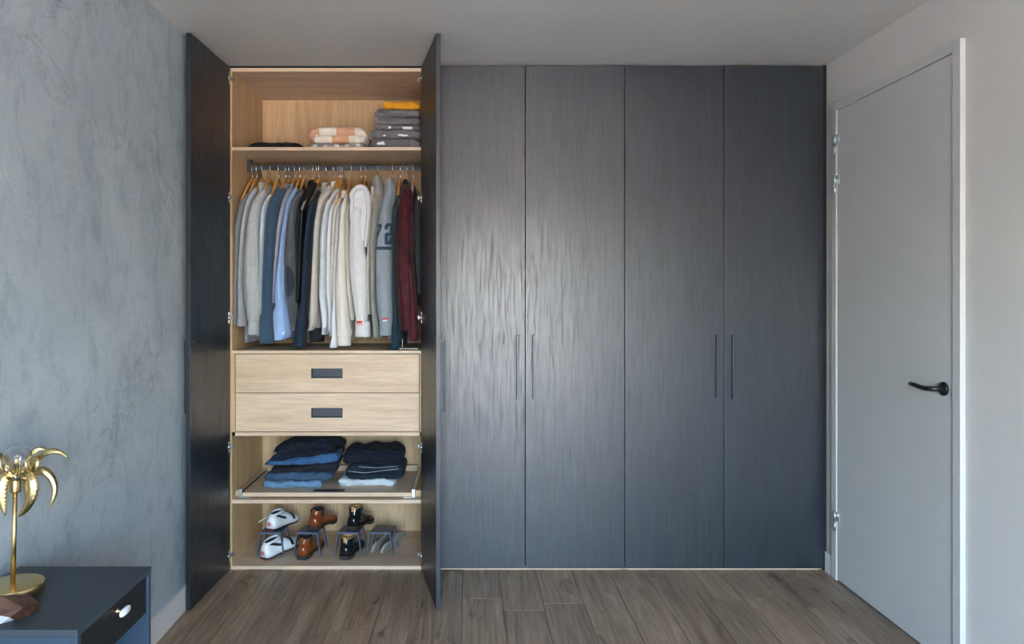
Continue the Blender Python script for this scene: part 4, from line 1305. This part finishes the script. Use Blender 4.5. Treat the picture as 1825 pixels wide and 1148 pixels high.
b = MB(); prof = sphere_prof(.0375); inn = [(max(r - .0018, .00004), z * .952) for i_, (r, z) in enumerate(prof)]
b.lathe(prof + inn[::-1], cg, 40)
gl = b.build('bulb_globe', GL, lamp)
b = MB(); b.tube(catmull([cg + Vector(p) for p in ((-.003, 0, -.032), (-.004, 0, -.012), (-.009, 0, .004), (-.004, 0, .013), (.0, 0, .004), (.004, 0, .013), (.009, 0, .004), (.004, 0, -.012), (.003, 0, -.032))], 30), .0006, 6)
b.build('filament', CHROME, gl)

def palm_leaf(pts, wpx, curl=.35, name='leaf', m=BRASS, ser=True, side=None, n=44):
    """folded metal palm leaf: spine through pts, V section with a midrib and a serrated rim"""
    P = [Vector(p) for p in catmull([LP(*p) for p in pts], n)]
    k = K(LY); g = MB(); rings = []; up = None
    for i_, p in enumerate(P):
        t = (P[min(i_ + 1, n - 1)] - P[max(i_ - 1, 0)]).normalized()
        vdir = Vector((0, -1, 0)) if side is None else Vector(side)
        s_ = t.cross(vdir).normalized()          # across the blade
        nrm = s_.cross(t).normalized()           # out of the blade
        f = i_ / (n - 1)
        w_ = wpx * k * (math.sin(PI * min(1, f ** .75 * .98 + .02)) ** .7 * .92 + .08) * (1 - .25 * f)
        w0 = w_
        if ser and i_ % 3 == 0: w_ *= .88
        row = []
        for c in (-1, -.66, -.33, -.06, 0, .06, .33, .66, 1):
            bow = curl * w0 * (.55 * (1 - abs(c)) + .55 * (1 - abs(c) ** 2.2))
            rib = .0014 if c == 0 else 0
            row.append(p + s_ * (c * w_) + nrm * (bow + rib))
        rings.append(row)
    g.loft(rings, cap=False, closed=False)
    o = g.build(name, m, lamp, flip=False)
    md = o.modifiers.new('thick', 'SOLIDIFY'); md.thickness = .0010; md.offset = 0
    return o
# lower drooping tier
palm_leaf([(40, 850, -.012), (52, 850, -.024), (58, 866, -.030), (55, 888, -.030), (45, 908, -.026), (33, 921, -.022)], 12.5, .45)
palm_leaf([(24, 849, -.012), (10, 850, -.022), (3, 864, -.028), (3, 886, -.028), (6, 905, -.026), (9, 918, -.024)], 12.5, .45)
palm_leaf([(44, 848, .005), (60, 841, .010), (78, 840, .014), (92, 852, .018), (98, 870, .018), (95, 888, .015), (87, 905, .012)], 8.5, .5, m=BRASS_DK, side=(.75, -.55, .2))
palm_leaf([(20, 849, .0), (2, 842, .005), (-16, 842, .01), (-30, 855, .012), (-36, 875, .012), (-30, 897, .012)], 9, .5, m=BRASS_DK, side=(-.75, -.55, .2))
palm_leaf([(32, 849, .015), (38, 846, .035), (44, 856, .055), (48, 876, .062), (46, 900, .058)], 9, .4, m=BRASS_DK)
palm_leaf([(28, 849, .015), (16, 846, .035), (8, 856, .055), (4, 880, .06)], 9, .4, m=BRASS_DK)
# upper tier
palm_leaf([(42, 846, 0), (54, 830, -.004), (70, 815, -.008), (88, 805.5, -.010), (105, 806, -.008), (120, 815, -.004)], 8.5, .5, side=(-.1, -.8, .6))
palm_leaf([(38, 846, .012), (50, 822, .030), (60, 806, .042), (72, 800, .048), (84, 803, .050)], 8, .45, m=BRASS_DK, side=(-.1, -.8, .6))
palm_leaf([(22, 846, 0), (8, 828, -.004), (-8, 814, -.008), (-26, 808, -.010), (-42, 814, -.008)], 9, .5, side=(.1, -.8, .6))
palm_leaf([(26, 846, .012), (14, 826, .03), (2, 812, .042), (-12, 808, .048)], 8, .45, m=BRASS_DK, side=(.1, -.8, .6))
# cup petals round the bulb
palm_leaf([(29, 850, -.014), (29, 838, -.030), (30, 826, -.036), (30, 817, -.033)], 7.5, -.5, 'petal', ser=False, n=16)
palm_leaf([(45, 850, -.012), (50, 840, -.024), (48, 830, -.028), (45, 822, -.026)], 6.5, -.5, 'petal', BRASS_DK, ser=False, n=16)
palm_leaf([(46, 848, -.010), (56, 826, -.022), (64, 820, -.030), (66, 828, -.036), (64, 838, -.036)], 8, .5, 'petal', ser=False, n=16)
palm_leaf([(20, 850, -.010), (14, 838, -.022), (10, 828, -.028), (12, 841, -.034)], 7, .5, 'petal', ser=False, n=16)
palm_leaf([(12, 850, -.006), (6, 836, -.016), (1, 824, -.02), (-4, 818, -.02)], 7, -.4, 'petal', BRASS_DK, ser=False, n=16)

# faceted wooden paperweight with marble foot
def hull(points):
    bm = bmesh.new()
    for p in points: bm.verts.new(p)
    r = bmesh.ops.convex_hull(bm, input=bm.verts[:])
    bmesh.ops.delete(bm, geom=[v for v in bm.verts if not v.link_faces], context='VERTS')
    bmesh.ops.dissolve_limit(bm, angle_limit=.02, verts=bm.verts[:], edges=bm.edges[:])
    return bm
PX, PY = .115, -2.005
ppts = [W(u, v, Y) - Vector((PX, PY, NZ_ + .0003)) for (u, v, Y) in (
    (-30, 1076, -2.02), (-18, 1064, -1.98), (20, 1060, -1.985), (52, 1060, -1.99), (0, 1062, -2.03), (42, 1083, -2.045),
    (70, 1074, -1.985), (71, 1083, -1.985), (64, 1094, -1.992), (-30, 1098, -2.05))]
ppts = [Vector((p.x, p.y, max(p.z, .006))) for p in ppts]
floorp = [(-.095, -.050), (-.03, -.056), (.030, -.050), (.072, -.002), (.074, .02), (.04, .045), (-.06, .045), (-.11, .01)]
ppts += [Vector((x_, y_, 0)) for x_, y_ in floorp]
ROSE = wood('rosewood', (0.030, 0.013, 0.008), (0.060, 0.026, 0.016), (0.12, 0.055, 0.034), (9, 30, 30), 0.4)
MARB = mat('grey_white_marble', (0.36, 0.37, 0.41), 0.35)
pw = thing('paperweight', 'faceted reddish wood paperweight with pale marble corner, in front of the lamp', 'ornament', (PX, PY, NZ_ + .0003))
pc, pn = Vector((.059, -.045, .010)), Vector((.18, .8, 1.0)).normalized()
for nm, mm, inner, outer in (('wood_block', ROSE, True, False), ('marble_corner', MARB, False, True)):
    bm = hull(ppts)
    r = bmesh.ops.bisect_plane(bm, geom=bm.verts[:] + bm.edges[:] + bm.faces[:], plane_co=pc, plane_no=pn, clear_inner=inner, clear_outer=outer)
    ed = [e_ for e_ in bm.edges if e_.is_boundary]
    bmesh.ops.holes_fill(bm, edges=ed, sides=0)
    bmesh.ops.recalc_face_normals(bm, faces=bm.faces[:])
    me = bpy.data.meshes.new(nm); bm.to_mesh(me); bm.free(); me.materials.append(mm)
    o = bpy.data.objects.new(nm, me); COL.objects.link(o); o.parent = pw
